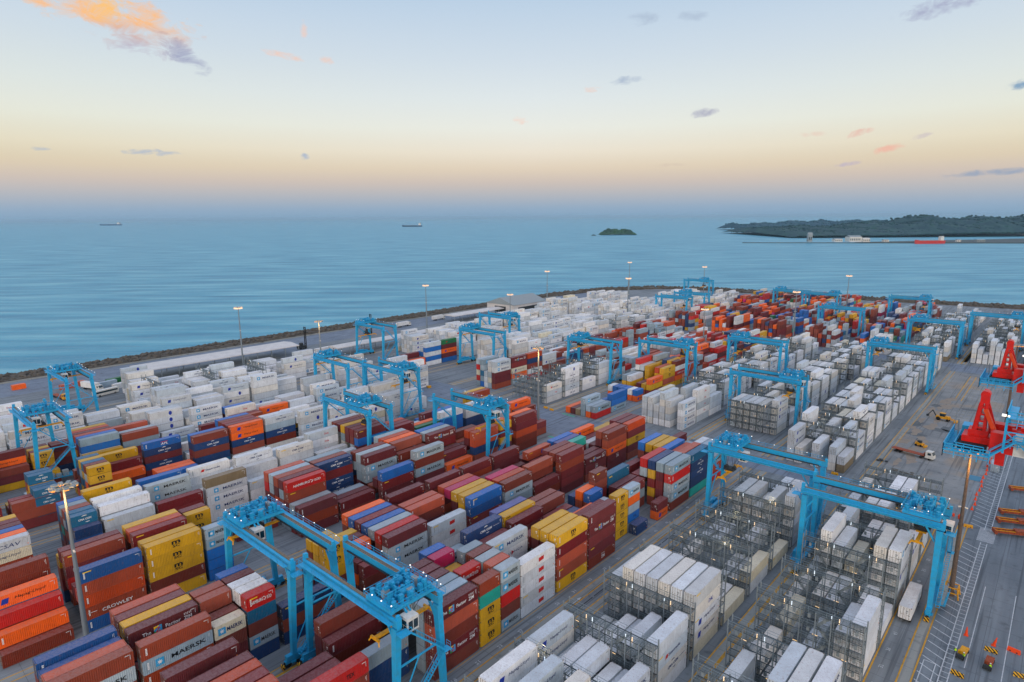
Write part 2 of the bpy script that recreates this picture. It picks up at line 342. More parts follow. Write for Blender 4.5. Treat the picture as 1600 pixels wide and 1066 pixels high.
def door_mesh(L_, H, reefer):
    b = MB(); hy = L_ / 2; y = -hy + .05
    for s in (-1, 1):
        x0, x1 = (.012, 1.08) if s > 0 else (-1.08, -.012)
        b.box(x0, x1, y, y + .05, .17, H - .13)
        if not reefer:
            for k in range(3):
                z = .35 + k * (H - .5) / 3; b.box(x0 + .1, x1 - .1, y - .012, y, z, z + (H - .9) / 3)
    b.cur = 1
    for x in (-.82, -.3, .3, .82):
        b.box(x - .022, x + .022, y - .07, y - .03, .1, H - .1)
        for z in (.25, H * .5, H - .3): b.box(x - .07, x + .07, y - .06, y - .013, z, z + .09)
    for x in (-.56, .56): b.box(x - .25, x + .25, y - .075, y - .04, 1.05, 1.1)
    b.cur = 2
    b.box(.15, .6, y - .02, y - .0125, H * .62, H * .72); b.box(.15, .5, y - .02, y - .0125, H * .5, H * .56)
    b.box(.68, .95, y - .02, y - .0125, H * .3, H * .4)
    return b.mesh('container_door', [M['paint'], M['bar'], M['d_g'] if reefer else M['d_w']])
M['casting'] = mat('corner_casting', hx('7d6c60'), .6, .2, noise=(3, .6, hx('5a4a40')))
M['bar'] = mat('locking_bar', hx('9a958c'), .5, .4, noise=(4, .7, hx('7a5236')))
BODY = {}
def get_body(L_, H, reefer):
    k = (L_, H, reefer)
    if k not in BODY: BODY[k] = (body_mesh(*k), door_mesh(*k))
    return BODY[k]

def poly_rect(y0, y1, z0, z1): return ([(y0, z0), (y1, z0), (y1, z1), (y0, z1)], [(0, 1, 2, 3)])
def shift(g, dy, dz): return ([(a + dy, b + dz) for a, b in g[0]], g[1])
def join(*gs):
    v, f = [], []
    for a, b in gs:
        i = len(v); v += a; f += [tuple(i + k for k in q_) for q_ in b]
    return v, f
def arc(cx, cz, rx, rz, a0, a1, w, n=8):
    v, f = [], []
    for k in range(n + 1):
        t_ = R(a0 + (a1 - a0) * k / n); ww = w * math.sin(math.pi * (k + .4) / (n + .8)); v += [(cx + rx * math.cos(t_), cz + rz * math.sin(t_) - ww / 2), (cx + rx * math.cos(t_), cz + rz * math.sin(t_) + ww / 2)]
    for k in range(n): f.append((2 * k, 2 * k + 2, 2 * k + 3, 2 * k + 1))
    return v, f
def star(cy, cz, r, n=7):
    v = [(cy, cz)]; f = []
    for k in range(2 * n):
        t_ = math.pi * k / n + math.pi / 2; rr = r if k % 2 == 0 else r * .45; v.append((cy + rr * math.cos(t_), cz + rr * math.sin(t_)))
    for k in range(2 * n): f.append((0, 1 + k, 1 + (k + 1) % (2 * n)))
    return v, f
def disc(cy, cz, ry, rz, n=14):
    return [(cy + ry * math.cos(2 * math.pi * k / n), cz + rz * math.sin(2 * math.pi * k / n)) for k in range(n)], [tuple(range(n))]
def logo(code, L_, H, light):
    """the parts of a marking: (part name, colour key, (points on the side, faces))"""
    T = lambda s, w, h, y, z, sh=0, bo=0: shift(text_mesh(s, w, h, sh, bo), y, z)
    zc = H * .5; o = []
    k = L_ / 12.19
    if code == 'M':
        hh = H * .5; yb = -L_ * .27
        o += [('badge', 'u', poly_rect(yb - hh / 2, yb + hh / 2, zc - hh / 2, zc + hh / 2)), ('star', 'w', star(yb, zc, hh * .36)),
              ('lettering', 'k' if not light else 'n', T('MAERSK', L_ * .50, H * .30, L_ * .14, zc, 0, .012))]
    elif code == 'S':
        o += [('lettering', 'k', join(T('m', 1.9, H * .29, L_ * .02, H * .66, 0, .03), T('SC', 1.6, H * .22, L_ * .02, H * .36, 0, .02)))]
    elif code == 'H':
        yb = -L_ * .26
        g = ([(yb - .75, zc - .6), (yb + .45, zc - .6), (yb + .75, zc + .6), (yb - .45, zc + .6)], [(0, 1, 2, 3)])
        o += [('badge', 'v', g), ('lettering', 'k' if not light else 'n', T('Hapag-Lloyd', L_ * .44, H * .27, L_ * .10, zc + .1, .18))]
    elif code == 'C':
        c = 'n' if light else 'w'
        o += [('lettering', c, T('CMA CGM', min(4.1, L_ * .48), H * .20, L_ * .03, zc, .1, .03)),
              ('swoosh', c, join(arc(L_ * .03, zc + .25, 1.2, .75, 60, 125, .22), arc(L_ * .03 + .5, zc - .3, 1.0, .6, -120, -55, .2)))]
        if L_ > 8: o.append(('web_address', c, T('www.cma-cgm.com', 2.1, H * .07, L_ * .33, zc, 0)))
    elif code == 'Z':
        zc = H * .48
        o += [('lettering', 'w', join(T('The', 1.5, H * .24, -L_ * .26, zc, 0, .012), T('Factor', 2.7, H * .25, L_ * .12, zc, 0, .012), T('ZIM', 1.45, H * .26, L_ * .34, zc - .15, 0, .012))),
              ('dots', 'w', join(*[disc(L_ * .34 + (i - 2) * .3, zc + .55 + .26 * j, .09, .09, 6) for i in range(5) for j in range(2)])),
              ('letter_badge', 'u', poly_rect(-L_ * .10 - .7, -L_ * .10 + .7, zc - .7, zc + .75)),
              ('badge_corner', 'y', ([(-L_ * .10 - .7, zc + .1), (-L_ * .10 + .3, zc + .75), (-L_ * .10 - .7, zc + .75)], [(0, 1, 2)])),
              ('badge_foot', 'G', ([(-L_ * .10 - .7, zc - .7), (-L_ * .10 + .1, zc - .7), (-L_ * .10 - .7, zc - .1)], [(0, 1, 2)])),
              ('badge_letter', 'r', T('Z', 1.0, .9, -L_ * .10, zc, 0, .012))]
    elif code == 'z':
        o += [('lettering', 'w', T('ZIM', 1.5, H * .28, L_ * .02, zc - .1, 0, .012)), ('dots', 'w', join(*[disc(L_ * .02 + (i - 2) * .3, zc + .6 + .24 * j, .08, .08, 6) for i in range(5) for j in range(2)]))]
    elif code == 'U':
        o += [('lettering', 'w', join(T('HAMBURG', L_ * .42, H * .26, -L_ * .14, zc, 0, .012), T('SÜD', L_ * .17, H * .28, L_ * .28, zc, 0, .012))),
              ('arrow', 'w', join(([(L_ * .10, zc - .45), (L_ * .145, zc + .12), (L_ * .17, zc), (L_ * .12, zc - .5)], [(0, 1, 2, 3)]), ([(L_ * .08, zc + .5), (L_ * .19, zc + .15), (L_ * .08, zc + .3)], [(0, 1, 2)])))]
    elif code == 'R': o += [('lettering', 'w', T('CROWLEY', L_ * .50, H * .26, L_ * .02, H * .42, 0, .012)), ('stripe', 'w', poly_rect(-L_ * .45, -L_ * .31, H * .52, H * .55))]
    elif code == 'A': o += [('lettering', 'w', T('APL', 2.4, H * .32, L_ * .05, H * .42, .2, .012)), ('stripe', 'r', poly_rect(L_ * .05 - 1.2, L_ * .05 + 1.2, H * .64, H * .72))]
    elif code == 'E': o += [('lettering', 'n', T('Seatrade', 4.6, H * .22, L_ * .06, zc, .2, .012)), ('badge', 'r', ([(-2.9, zc - .35), (-1.9, zc - .35), (-1.6, zc + .4), (-2.5, zc + .4)], [(0, 1, 2, 3)]))]
    elif code == 'V': o += [('lettering', 'n', T('CSAV', 4.6, H * .34, L_ * .16, zc, .2, 0))]
    elif code == 'K': o += [('flag_mark', 'r', ([(.1, zc - .55), (1.9, zc - .4), (1.9, zc + .55), (1.5, zc + .42), (1.2, zc + .55), (.7, zc + .42), (.1, zc + .5)], [tuple(range(7))]))]
    elif code == 'D': o += [('lettering', 'r', T('Dole', 1.7, H * .26, L_ * .12, zc, 0, .012))]
    elif code == 'O': o += [('round_emblem', 'v', disc(L_ * .12, zc, .62, .85))]
    elif code == 'B': o += [('lettering', 'n', T('ALIANÇA', L_ * .5, H * .22, L_ * .10, zc, 0, 0)), ('pennant', 'r', ([(L_ * .02, H * .3), (L_ * .09, H * .55), (L_ * .02, H * .72)], [(0, 1, 2)]))]
    elif code == 'F': o += [('lettering', 'v', T('DAL', 2.0, H * .3, L_ * .12, zc, .2, .012))]
    elif code == 'P': o += [('lettering', 'n', T('PIL', 1.8, H * .3, L_ * .12, zc, 0, .012))]
    elif code == 'Q': o += [('lettering', 'k', T('TEX', 1.6, H * .3, L_ * .2, zc, 0, .012))]
    elif code == '3': o += [('lettering', 'w', T('DRI', 1.1, H * .24, -L_ * .2, zc, 0, .012))]
    return o
def marks(L_, H, kind, var):
    """the small stencilled codes every box carries"""
    o = []
    y = L_ / 2 - .55
    g = [poly_rect(y - .05, y + .03, H * .84 - .2 * i - .14, H * .84 - .2 * i) for i in range(4 + var % 3)] + ([poly_rect(y - .8 + .13 * i, y - .71 + .13 * i, H * .80, H * .85) for i in range(5)] if var % 2 else [poly_rect(y - .25, y - .18, H * .82 - .2 * i - .13, H * .82 - .2 * i) for i in range(3)])
    o.append(('code_marks', 'g' if kind == 'w' else 'w', join(*g)))
    if var % 3 == 0: o.append(('vertical_lettering', 'g' if kind == 'w' else 'w', join(*[poly_rect(-L_ / 2 + .75, -L_ / 2 + 1.05, H * .78 - .28 * i - .2, H * .78 - .28 * i) for i in range(5)])))
    if var % 4 == 1: o.append(('height_mark', 'o', disc(y, H * .22, .12, .12, 8)))
    if var % 5 == 2: o.append(('owner_plate', 'y' if kind != 'y' else 'k', poly_rect(-L_ / 2 + .7, -L_ / 2 + 2.3, H * .78, H * .86)))
    return o
_dm = {}
def decal_mesh(key, g, colour, H):
    if key not in _dm:
        b = MB(); x = 1.219 + .012
        b.v = [(x, a, z) for a, z in g[0]]; b.f = list(g[1]); b.mi = [0] * len(b.f)
        me = b.mesh('lettering', M['d_' + colour]); bm = bmesh.new(); bm.from_mesh(me)
        if len(bm.faces) and len(g[1]) < 400:
            ex = bmesh.ops.extrude_face_region(bm, geom=bm.faces[:]); 
            bmesh.ops.translate(bm, verts=[v for v in ex['geom'] if isinstance(v, bmesh.types.BMVert)], vec=(.012, 0, 0))
        bmesh.ops.recalc_face_normals(bm, faces=bm.faces[:]); bm.to_mesh(me); bm.free(); _dm[key] = me
    return _dm[key]

class Box:
    __slots__ = ('x', 'y', 'z', 'L', 'H', 'c', 'logo', 'reefer', 'tier', 'ntier', 'row', 'bay', 'block', 'top', 'side', 'end', 'nbay')
boxes = []
def parse(tok):
    c = tok[0]; lg = tok[1:] if len(tok) > 1 else ''
    return c, lg
def stack(xr, y0, L_, toks, H, row, bay, block, z0=0.03, jitter=True):
    z = z0; n = len(toks); jx = rnd.uniform(-.03, .03); jy = rnd.uniform(-.05, .05)
    for i, tk in enumerate(reversed(toks)):
        c, lg = parse(tk); b = Box(); b.c = c; b.logo = lg; b.reefer = c in 'w' and L_ > 8; b.x = xr - 1.219 + jx + rnd.uniform(-.015, .015); b.y = y0 + L_ / 2 + jy + rnd.uniform(-.02, .02)
        b.z = z; b.L = L_; b.H = H; b.tier = i + 1; b.ntier = n; b.row = row; b.bay = bay; b.block = block; z += H + .012
        b.top = (i == n - 1); boxes.append(b)
W_MIX = [('b', 26), ('m', 20), ('s', 10), ('o', 8), ('y', 8), ('u', 7), ('n', 8), ('g', 7), ('gM', 5), ('r', 3), ('rU', 1), ('oH', 4), ('yS', 4), ('T', 2), ('t', 1.5), ('p', 1.5), ('c', 2), ('nC', 4), ('mZ', 2), ('G', 1), ('v', 1.5), ('w', 2)]
W_WHITE = [('w', 50), ('wM', 16), ('wH', 8), ('wC', 8), ('wO', 7), ('wD', 5), ('c', 3), ('wE', 2), ('wF', 1.5), ('wK', 1)]
def pick(pal):
    t_ = sum(w for _, w in pal); r_ = rnd.uniform(0, t_)
    for k, w in pal:
        r_ -= w
        if r_ <= 0: return k
    return pal[0][0]
PITCH = 2.82
E_ = {0: 61.7, 1: 34.7, 2: 0, 3: -31.5, 4: -67.5, 5: -99, 6: -135, 7: -166.5, 8: -202.5, 9: -234, 10: -262}
def bay(col, y0, rows, L_=12.19, H=2.9, block='', nbay=0):
    """rows: {row: 'top.second.third' or (text, H)}; a bare trailing *n repeats the last box"""
    for r_, s in rows.items():
        h = H
        if isinstance(s, tuple): s, h = s
        if not s: continue
        toks = []
        for tk in s.split('.'):
            if '*' in tk: a, n_ = tk.split('*'); toks += [a] * int(n_)
            else: toks.append(tk)
        stack(E_[col] - r_ * PITCH if not isinstance(col, float) else col - r_ * PITCH, y0, L_, toks, h, r_, nbay, block)
def fill(col, y0, y1, hmin, hmax, pal, block, rows=7, skip=0.06, edge=None, pitch=13.08, p20=.15, same=.45, wpal=None):
    y = y0; k = 0; e = E_[col] if edge is None else edge
    while y + 12.2 < y1 + 1:
        slots = [(y, 12.19)] if rnd.random() > p20 or pal is W_WHITE else [(y, 6.06), (y + 6.5, 6.06)]
        for ys, L_ in slots:
            base = rnd.randint(hmin, hmax); fam = pick(pal)
            for r_ in range(rows):
                if rnd.random() < skip: continue
                n = max(1, min(5, base + rnd.choice((0, 0, 0, -1, -1, 1, -2))))
                h = rnd.choice((2.9, 2.9, 2.59)) if n == 5 else 2.9
                if rnd.random() > same: fam = pick(pal)
                toks = [fam if rnd.random() < .5 else pick(pal) for _ in range(n)]
                toks = [('g' if (L_ < 8 and tk[0] == 'w') else tk) for tk in toks]
                stack(e - r_ * PITCH, ys, L_, toks, h, r_, k, block)
        y += pitch; k += 1
# ---- the front blocks, stack by stack (row 0 is the stack nearest the right-hand lane)
b2, b3, b4, b5 = 'front lane-side block', 'front middle block', 'front left block', 'second left block'
bay(2, -78.8, {0: 's*3', 1: 's*4', 2: 's.b.m.b.m', 3: 'm.b.b.n.b', 4: 's.m.b.b.m', 5: 'm.m.b.y.b', 6: 'b.m.b', 7: 'm.b.m.u.b'}, block=b2)
bay(2, -65.5, {0: 'rQ.b.m.n.b', 1: 's.m.b.b', 2: 'o.m.b', 3: 'm.b.n', 4: 'm.b.g'}, H=2.75, block=b2)
bay(2, -52.4, {2: 'g.n.n', 3: 'g.n', 4: 'm', 5: 'm.b.n', 6: 'b.m.b.n'}, block=b2)
bay(2, -38.6, {0: 'mZ.s.b.mZ.b', 1: 'g*5', 2: 'g.g.m.b.m', 3: 'm.b.m.g.b', 4: 'm.m.b.y.b', 5: 'm.b.b.b.m', 6: 'm.b.n'}, block=b2)
bay(2, -25.9, {0: 'b.t.yS.yS.yS', 1: 'g.b.g', 2: 'rU.n.b.m.b', 3: 'g.b.s', 4: 'yS.y.b.m', 5: 'p.m.b.m.y', 6: 'u.g.m.b.b'}, 6.06, block=b2)
bay(2, -19.45, {0: 'gM.gM.r.b.gM', 1: 's.b.m.b.m', 2: 'g.m.g.y.b', 3: 'b.m.s.g.b', 4: 'g.b.n.b.g', 5: 'M.b.m', 6: 'gM.g.b.m'}, 6.06, block=b2)
bay(2, -13.08, {0: ('wK*5', 2.59), 1: ('m.b.m', 2.9), 2: 'b.m', 3: 'wM.wB.w.wC.w', 4: 'm.b.m', 5: 'm.m.b.b', 6: 'nC.nC.n.b.n'}, block=b2)
bay(2, 0, {0: 'yS.m.s.b.yS', 1: 'y.m.y.b.m', 2: 'y.m.g.b.y', 3: 'm.y.b.m', 4: 'b.m.y', 5: ('m.m.b.y.b', 2.6), 6: ('y.m.y.b.m', 2.75), 7: ('v.T.y.b.m', 2.75)}, block=b2)
bay(2, 13.08, {0: 'm.mZ.m.m.bz', 1: ('m.b.m.b.m', 2.7), 2: 'o.m.b.b', 3: 'mz.b.n', 4: 'n.m.b', 5: 'm.n.u', 6: 'b.b.m.n', 7: 'b.m.b.y'}, block=b2)
bay(2, 29.9, {1: ('yS*5', 2.59), 2: 'w.b', 3: 'w.g.b', 4: ('u.b.n.m', 2.75), 5: ('o.b.m.b', 2.75), 6: 'n.b.m'}, 6.06, block=b2)
bay(2, 36.4, {0: 'n', 1: ('gM.o.g.uP.g', 2.59), 3: 'm.g', 5: 'b.b.m.b.n', 6: 'm.b.b'}, 6.06, block=b2)
bay(2, 42.9, {3: 'm.g.b', 4: 'm.b.n', 5: ('T.g.d', 3.9), 6: 'g.d.b'}, block=b2)
bay(2, 48.2, {0: 'm.oH'}, 6.06, H=2.59, block=b2)
bay(2, 56, {0: 'gM.r.gM.gM.b', 1: 'g.m.m.m.g', 2: 'n.y.m.y.b', 3: 'r.g.b.m.y', 4: 'm.b.m', 5: 'm.b', 6: 'm.b.m'}, block=b2)
bay(2, 69.1, {0: 'T.nC.nC.n.t', 1: 's.b.m.b.m', 2: ('s.b.m.n', 3.3), 3: 'u.m.b.y.b', 4: 'y.b.m.b.b', 5: 'y.m.b.m.b', 6: 'u.b.m.b.y'}, block=b2, H=2.8)
bay(2, 82.2, {0: ('gM.s.r', 2.9), 1: 'gM.m.b.s', 2: 'wM.m.b.g', 3: 'm.gM.b', 4: 'g.m.b', 5: 'm.b.n.b', 6: 'y.b.m'}, block=b2)
# middle block
bay(3, -92, {0: 'b.gM.b.b.n', 1: ('s.b.g.m.b', 2.85), 2: ('B.g.b.m.b', 2.7), 3: 'B.b.b.m.b', 4: 'm.b', 5: 'b.n'}, block=b3)
bay(3, -78.8, {0: 'b.gM.b.b.b', 1: 'm.b.m', 2: 'mZ.b.m.b.n', 3: 'y.b.m.b.n', 4: 'm.b.y.m.n', 5: 's.b.m.b.n'}, block=b3, H=2.86)
bay(3, -66.2, {0: 'cM.b3.m.gM', 1: 'b.m.g.b', 2: 'b.n.m.b.n', 3: 'b.b.m.n.b'}, 6.06, block=b3, H=2.86)
bay(3, -59.8, {0: 'rU.T.b.gM.n', 1: 'w.b.m.n.b', 2: 'w.g.b.m.b', 3: 'm.n.b.b.m', 4: 'u.m.b.n.b'}, 6.06, block=b3, H=2.86)
bay(3, -52.5, {0: 'n.b.n', 1: 'n.b', 2: 'n'}, block=b3)
bay(3, -38.7, {2: ('yS.yS.y.b.n', 2.86), 3: 'y.y.m.n.b', 4: 'y.b.y.m.n', 5: 'b.m'}, 6.06, block=b3, H=2.75)
bay(3, -32.2, {0: 'm.b.m', 1: 'm.oH.b', 2: 'oH.m.b.n', 3: 'm.b.n.b', 4: 'y.m.b.n', 5: 'p.b.m', 6: 'u.n'}, 6.06, block=b3, H=2.9)
bay(3, -25.2, {0: 'm.gM.gM.g.b', 1: 'r.b.m.y.b', 2: 'g.b.g.m.y', 3: 'u.b.n.b.m', 4: 'm.b.m.n.g', 5: 'u.y.b.m.b', 6: 'o.b.n.b.m'}, block=b3, H=2.62)
bay(3, -11.6, {0: 'wK.wK.w.w', 1: 'g.b', 2: 'u.b', 3: ('s.b.m.b.g', 2.5), 4: ('s.m.b.m.b', 2.5), 5: 'm.b.m', 6: ('m.b.m.y.n', 2.7)}, block=b3, H=2.7)
bay(3, 2.7, {0: 'u.B.m.b.n', 1: 'y.y.b.m.g', 2: 'y.m.b.y.b', 3: 'p.y.b.m.b', 4: 's.m.b.n.y', 5: 'g.b', 6: 'm.b.m.n.b'}, block=b3, H=2.62)
bay(3, 16.3, {0: 'b.gM.g.b.m', 1: 's.m.b.g.b', 2: 'p.b.m.b.y', 3: 'd.m.b', 4: 'm.g.b.n', 5: 'm.b.m', 6: 'm.b.b.y.m'}, block=b3, H=2.6)
bay(3, 29.8, {0: 'm.b.n', 1: 'b.b.m.b.m', 2: 'm.b.m', 3: 'm.n.b', 4: 'b.m', 5: 'm.b.n', 6: 'm.m.b.m.n'}, block=b3, H=2.6)
bay(3, 43, {0: 'm.b.m.m.m', 1: 'b.b.m.b.m', 2: 'mZ.b.m.b.m', 3: 'b.m.b', 4: 'm.b.n', 5: 'sO.m.b.b', 6: 'm.b.m'}, block=b3, H=2.72)
bay(3, 56.3, {0: 'mZ.mz.b', 1: 'm.b.m', 2: 'b.n', 3: 't.m.b.n', 4: 'v.b.m.b', 5: 'u.m.b.b', 6: 'b.n'}, block=b3, H=2.8)
bay(3, 69.6, {0: 'b.b.oH.mz.m', 1: 'b.m.b.m.b', 2: 'm.n.b', 3: 'w.b.m', 4: 'm.b.m', 5: 'oH.m.b.b', 6: 'b.m'}, block=b3, H=2.75)
bay(3, 82.9, {0: 's.m.yS.m.b', 1: 'm.b.m.b.y', 2: 'm.b.b.n.m', 3: 'm.b', 4: 'y.m.b', 5: 'y.m.b', 6: 'b.m'}, block=b3, H=2.75)
# left block
bay(4, -93.5, {0: 'b', 1: 'o.b', 2: 'r.b.n', 3: 'oH.T.m.b', 4: 'b.b.m', 5: 'b.b.n.m.b'}, block=b4, H=2.8)
bay(4, -79, {0: 'B.b.s.bR.B', 1: 'r.b.c', 2: 'm.b.n', 3: 'b.m', 4: ('b.m.r.c.B', 2.8), 5: ('m.b.m.b.g', 2.8), 6: 'y.b.m.n'}, block=b4)
bay(4, -65.8, {0: 'yS.yS.yS.b.y', 1: 'y.m.y.b.b', 3: 'm.b.m.y.g', 4: 's.m.b.g.y', 5: 'y.b.s.m.b'}, block=b4)
bay(4, -52.7, {0: 'gM.gM.u.u.u', 1: 'm.b.n', 2: 'u.b', 4: 'yS.yS.m.b.g', 5: 'm.y.b.g.m'}, 6.06, block=b4, H=2.75)
bay(4, -39.4, {5: 'g.m', 6: 'w'}, block=b4)
bay(4, -26.4, {1: 'm.b.m', 2: 'g.b.m', 3: 'rU.b.m.b.g', 4: 'm.g.b.m.g', 5: 'b.m.s.b.r', 6: 'g.g.b.m.b', 7: 's.r.m.b.g'}, block=b4)
bay(4, -13.2, {1: 'm.b', 2: 'm.g', 3: 'g.m', 5: 'nC.m.nC.nC.b', 6: 'b.m.n.b.m', 7: 'g.b.w.m.b'}, block=b4, H=2.85)
bay(4, 0, {0: 'u.m.m.m', 1: 'm.b.m', 2: 'b.n', 3: 'm.gM.g.g.b', 4: 'g.g.g.m.n', 5: 'b.g.m.b.y', 6: 'n.m.b'}, block=b4)
bay(4, 13.1, {0: 'gM.b.gM.m.b', 1: 'm.b.m', 2: 'b.m', 3: 'b.gM.m.b', 4: 'b.gM.m.b.m', 5: 'o.b.m.b.g', 6: 's.m.b.n.b', 7: 'g.m.b.c.m'}, block=b4)
bay(4, 26.4, {0: 'oH.G', 1: 'm.b.m', 2: 'm.b.m', 3: 'mZ.m.b.m.b', 4: 'g.b.m.b.y', 5: 'u.b.m.g.b', 6: 'n.b.m'}, block=b4)
bay(4, 39.7, {0: 's.s.n.b.n', 1: 's.m.b.g.m', 2: 'm.b.m', 3: 'b.c.g', 4: 'b.y.m.b', 5: 'y.b.m', 6: 'u.m'}, 12.19, block=b4, H=2.75)
bay(4, 53.2, {0: 'yS.m.y.m.y', 1: 'o.b.m.r.b', 2: 'm.b.m', 3: 'y.rC.m', 4: 'm.b.m', 5: 'n.w.n', 6: 'w.n'}, 6.06, block=b4, H=2.75)
bay(4, 62, {0: 'm.m.s.b.b', 1: 'o.m.b.m.b', 2: 'm.b.m', 3: 'b.m.n', 4: 'n.w.b', 5: 'w.w.n.n', 6: 'u.n'}, block=b4, H=2.8)
bay(4, 75, {2: 'm.b', 3: 's.m', 4: 'b.m.n.b', 5: 'oH.oH.m.b.n', 6: 'm.y'}, block=b4, H=2.75)
# second left block
bay(5, -93.5, {0: 'wV.cH.b.m.b', 1: 'o.m.b.b.g', 2: 'u.b.m.m.b', 3: 'm.b.n.b.m', 4: 'm.g.b.y.m', 5: 'y.m.b.m.b'}, block=b5, H=2.65)
bay(5, -72.4, {0: 'n.B.b.b', 1: 'TC.TC.b.n.T', 2: 'TC.n.b.T.n', 3: 'b.g.b.m.b', 4: 'g.b.t.m.b', 5: 'u.T.b.T.m'}, 6.06, block=b5, H=2.6)
bay(5, -65.8, {0: 'w.w.w.w', 1: 'w.w.w.c.w', 2: 'w.w.w.w', 3: 'w.w.w.w.w', 4: 'y.b', 5: 'b.m.y', 6: 'yS.yS.m.b.y'}, block=b5, H=2.72)
bay(5, -52.8, {0: 'm.m.g.b', 1: 'y.b', 2: 'w.w', 3: 'gM.gM.w.w.w', 4: 'w.w', 5: 'u.w.m.w.b', 6: 'u.o.m.b'}, block=b5, H=2.62)
bay(5, -39.6, {0: 'k.wM.wM.wM.wC', 1: 'w.w', 2: 'w.w.w', 3: 'w.w', 4: 'wE.w.w.w.w', 5: 'w.w.w', 6: 'n.w'}, block=b5, H=2.66)
bay(5, -26.6, {0: 'w.w.w', 1: 'w.g', 2: 'w.w.w.w', 3: 'wC.w.wC.w.w', 4: 'w.c', 5: 'w.w.w', 6: 'g.w'}, block=b5, H=2.8)
bay(5, -13.4, {0: 'w.w', 1: 'w.w.g', 2: 'wC.w.w.w.w', 3: 'w.w', 4: 'g.w.w', 5: 'wD.wD.wD.w', 6: 'w.w'}, block=b5, H=2.7)
bay(5, 0, {0: 'w.g.w', 1: 'w.w', 2: 'w.w.c', 3: 'w', 4: 'wD.wD.wD.wD.w', 5: 'w.w', 6: 'w.w.w.w'}, block=b5, H=2.8)
bay(5, 13.1, {0: 'm.u.m.b.g', 1: 'm.b.g.m.b', 2: 'm.m.w.b.s', 3: 'y.g.w.b.m', 4: 'm.u.b.m.w', 5: 'b.w.w.o.m', 6: 'w.b.o.m.b'}, block=b5, H=2.86)
bay(5, 26.2, {0: 'm.b.g.b', 1: 'm.b.o.b', 2: 's.m.b.g', 3: 'm.b.w', 4: 'b.m.g', 5: 'u.m', 6: 'b'}, block=b5)
bay(5, 39.3, {0: 'G.m.b', 1: 'o.m.w', 2: 'b.m', 3: 'u.n', 4: 'w.n', 5: 'w'}, block=b5)
bay(5, 52, {0: 'w.u.u.b', 1: 'u.n.b.m', 2: 'u.w', 3: 'w', 4: 'm.n.m', 5: 'u.w'}, block=b5)
bay(5, 66, {0: 'w.w.n.n', 1: 'w.u.u', 3: 'w.w', 5: 'm.u'}, block=b5)
bay(5, 80, {4: 'b.y.b.m', 5: 'yS.yS.b.m', 6: 'n.w'}, block=b5, H=2.8)
# third, fourth and fifth left blocks
MIX = W_MIX; WH = W_WHITE; b6, b7, b8, b9 = 'third left block', 'fourth left block', 'fifth left block', 'seaward block'
fill(6, -93.5, -80, 4, 5, MIX, b6)
bay(6, -79, {0: 'b.b.m', 1: 'm.b.y', 2: 'b.m', 3: 'y.b'}, block=b6)
bay(6, -73.5, {0: 'TC.TC.TC.T', 1: 'T.y.b.n', 2: 'TC.y.TC.T.n', 3: 'TC.b.y.m.g', 4: 'm.b', 5: 'g.b'}, 6.06, block=b6, H=2.72)
bay(6, -59.6, {0: 'yS.yS.m.b.n', 1: 'b.g.o.m.b', 2: 'TC.y.T.b.T', 3: 'y.g.T.y.b', 4: 'T.n.b.T.g', 5: 'm.o', 6: 'b.m.y'}, 6.06, block=b6, H=2.68)
bay(6, -53, {4: 'o.b', 5: 'm.b.n', 6: 'yS.y.b.n'}, block=b6, H=2.7)
bay(6, -39.8, {0: 'u.b', 1: 'o.m', 2: 'o.n', 5: 'uA.nC.m.nC.m', 6: 'm.b'}, block=b6, H=2.45)
bay(6, -26.4, {0: 'w', 2: 'b.nC.b.n.T', 3: 'u.n.m.b.b', 4: 'w.b', 5: 'g.m', 6: 'wH.w.w'}, block=b6, H=2.6)
bay(6, -13.1, {2: 'oH.oH.nC.b.w', 3: 'm.m.b.w.b', 4: 'm.g.b.m.w', 5: 'b.g.m.n.b', 6: 'u.m.o.w.g'}, block=b6, H=2.66)
bay(6, 0, {2: 'wC.g.nC.b.w', 3: 'w.g.w.w.w', 4: 'm.b.w.w', 5: 'o.w', 6: 'oH.G.w.w'}, block=b6, H=2.66)
bay(6, 13.1, {1: 'wM.wO.wM.w.w', 2: 'w.m.w.w', 3: 'y.w.w', 4: 'n.w', 5: 'w.w.w', 6: 'w.w.w.w'}, block=b6, H=2.7)
bay(6, 26.2, {1: 'wE.wH.w.w', 2: 'w.w.w', 3: 'wH.w.w', 5: 'w.w.w', 6: 'wV.wH.w'}, block=b6)
fill(6, 39.3, 86, 2, 4, WH, b6, skip=.25)
fill(7, -93.5, -80.5, 4, 5, MIX, b7)
bay(7, -80, {3: 'm.oH.b.r.y', 2: 'b.m.y', 4: 'o.u.m.b', 5: 'u.n.m'}, block=b7, H=2.5)
bay(7, -66.6, {2: 'yS.yS.b.n', 3: 'm.b.m.b', 4: 'y.m.b.n', 5: 'm.y.b.b', 0: 'y.b', 1: 'b.y'}, 6.06, block=b7, H=2.6)
bay(7, -66.6, {}, block=b7)
bay(7, -53.3, {1: 'g.u.w.b.w', 2: 'u.m.b.y.b', 3: 's.b.y.m.b', 4: 'm.y.b.m.y', 5: 's.m.b.y.b', 6: 'y.b.m.b.y', 0: 'y.m.b'}, block=b7, H=2.5)
bay(7, -66.6 + 0.2 + 6.5, {4: 'm.b.m.n', 5: 'b.m.b.n'}, 6.06, block=b7, H=2.6)
bay(7, -40.2, {1: 'b.g.m.b', 2: 'g.w.m.w', 3: 'm.m.b', 4: 'g.b.w', 5: 's.m.b.w', 6: 'm.b.w'}, block=b7, H=2.75)
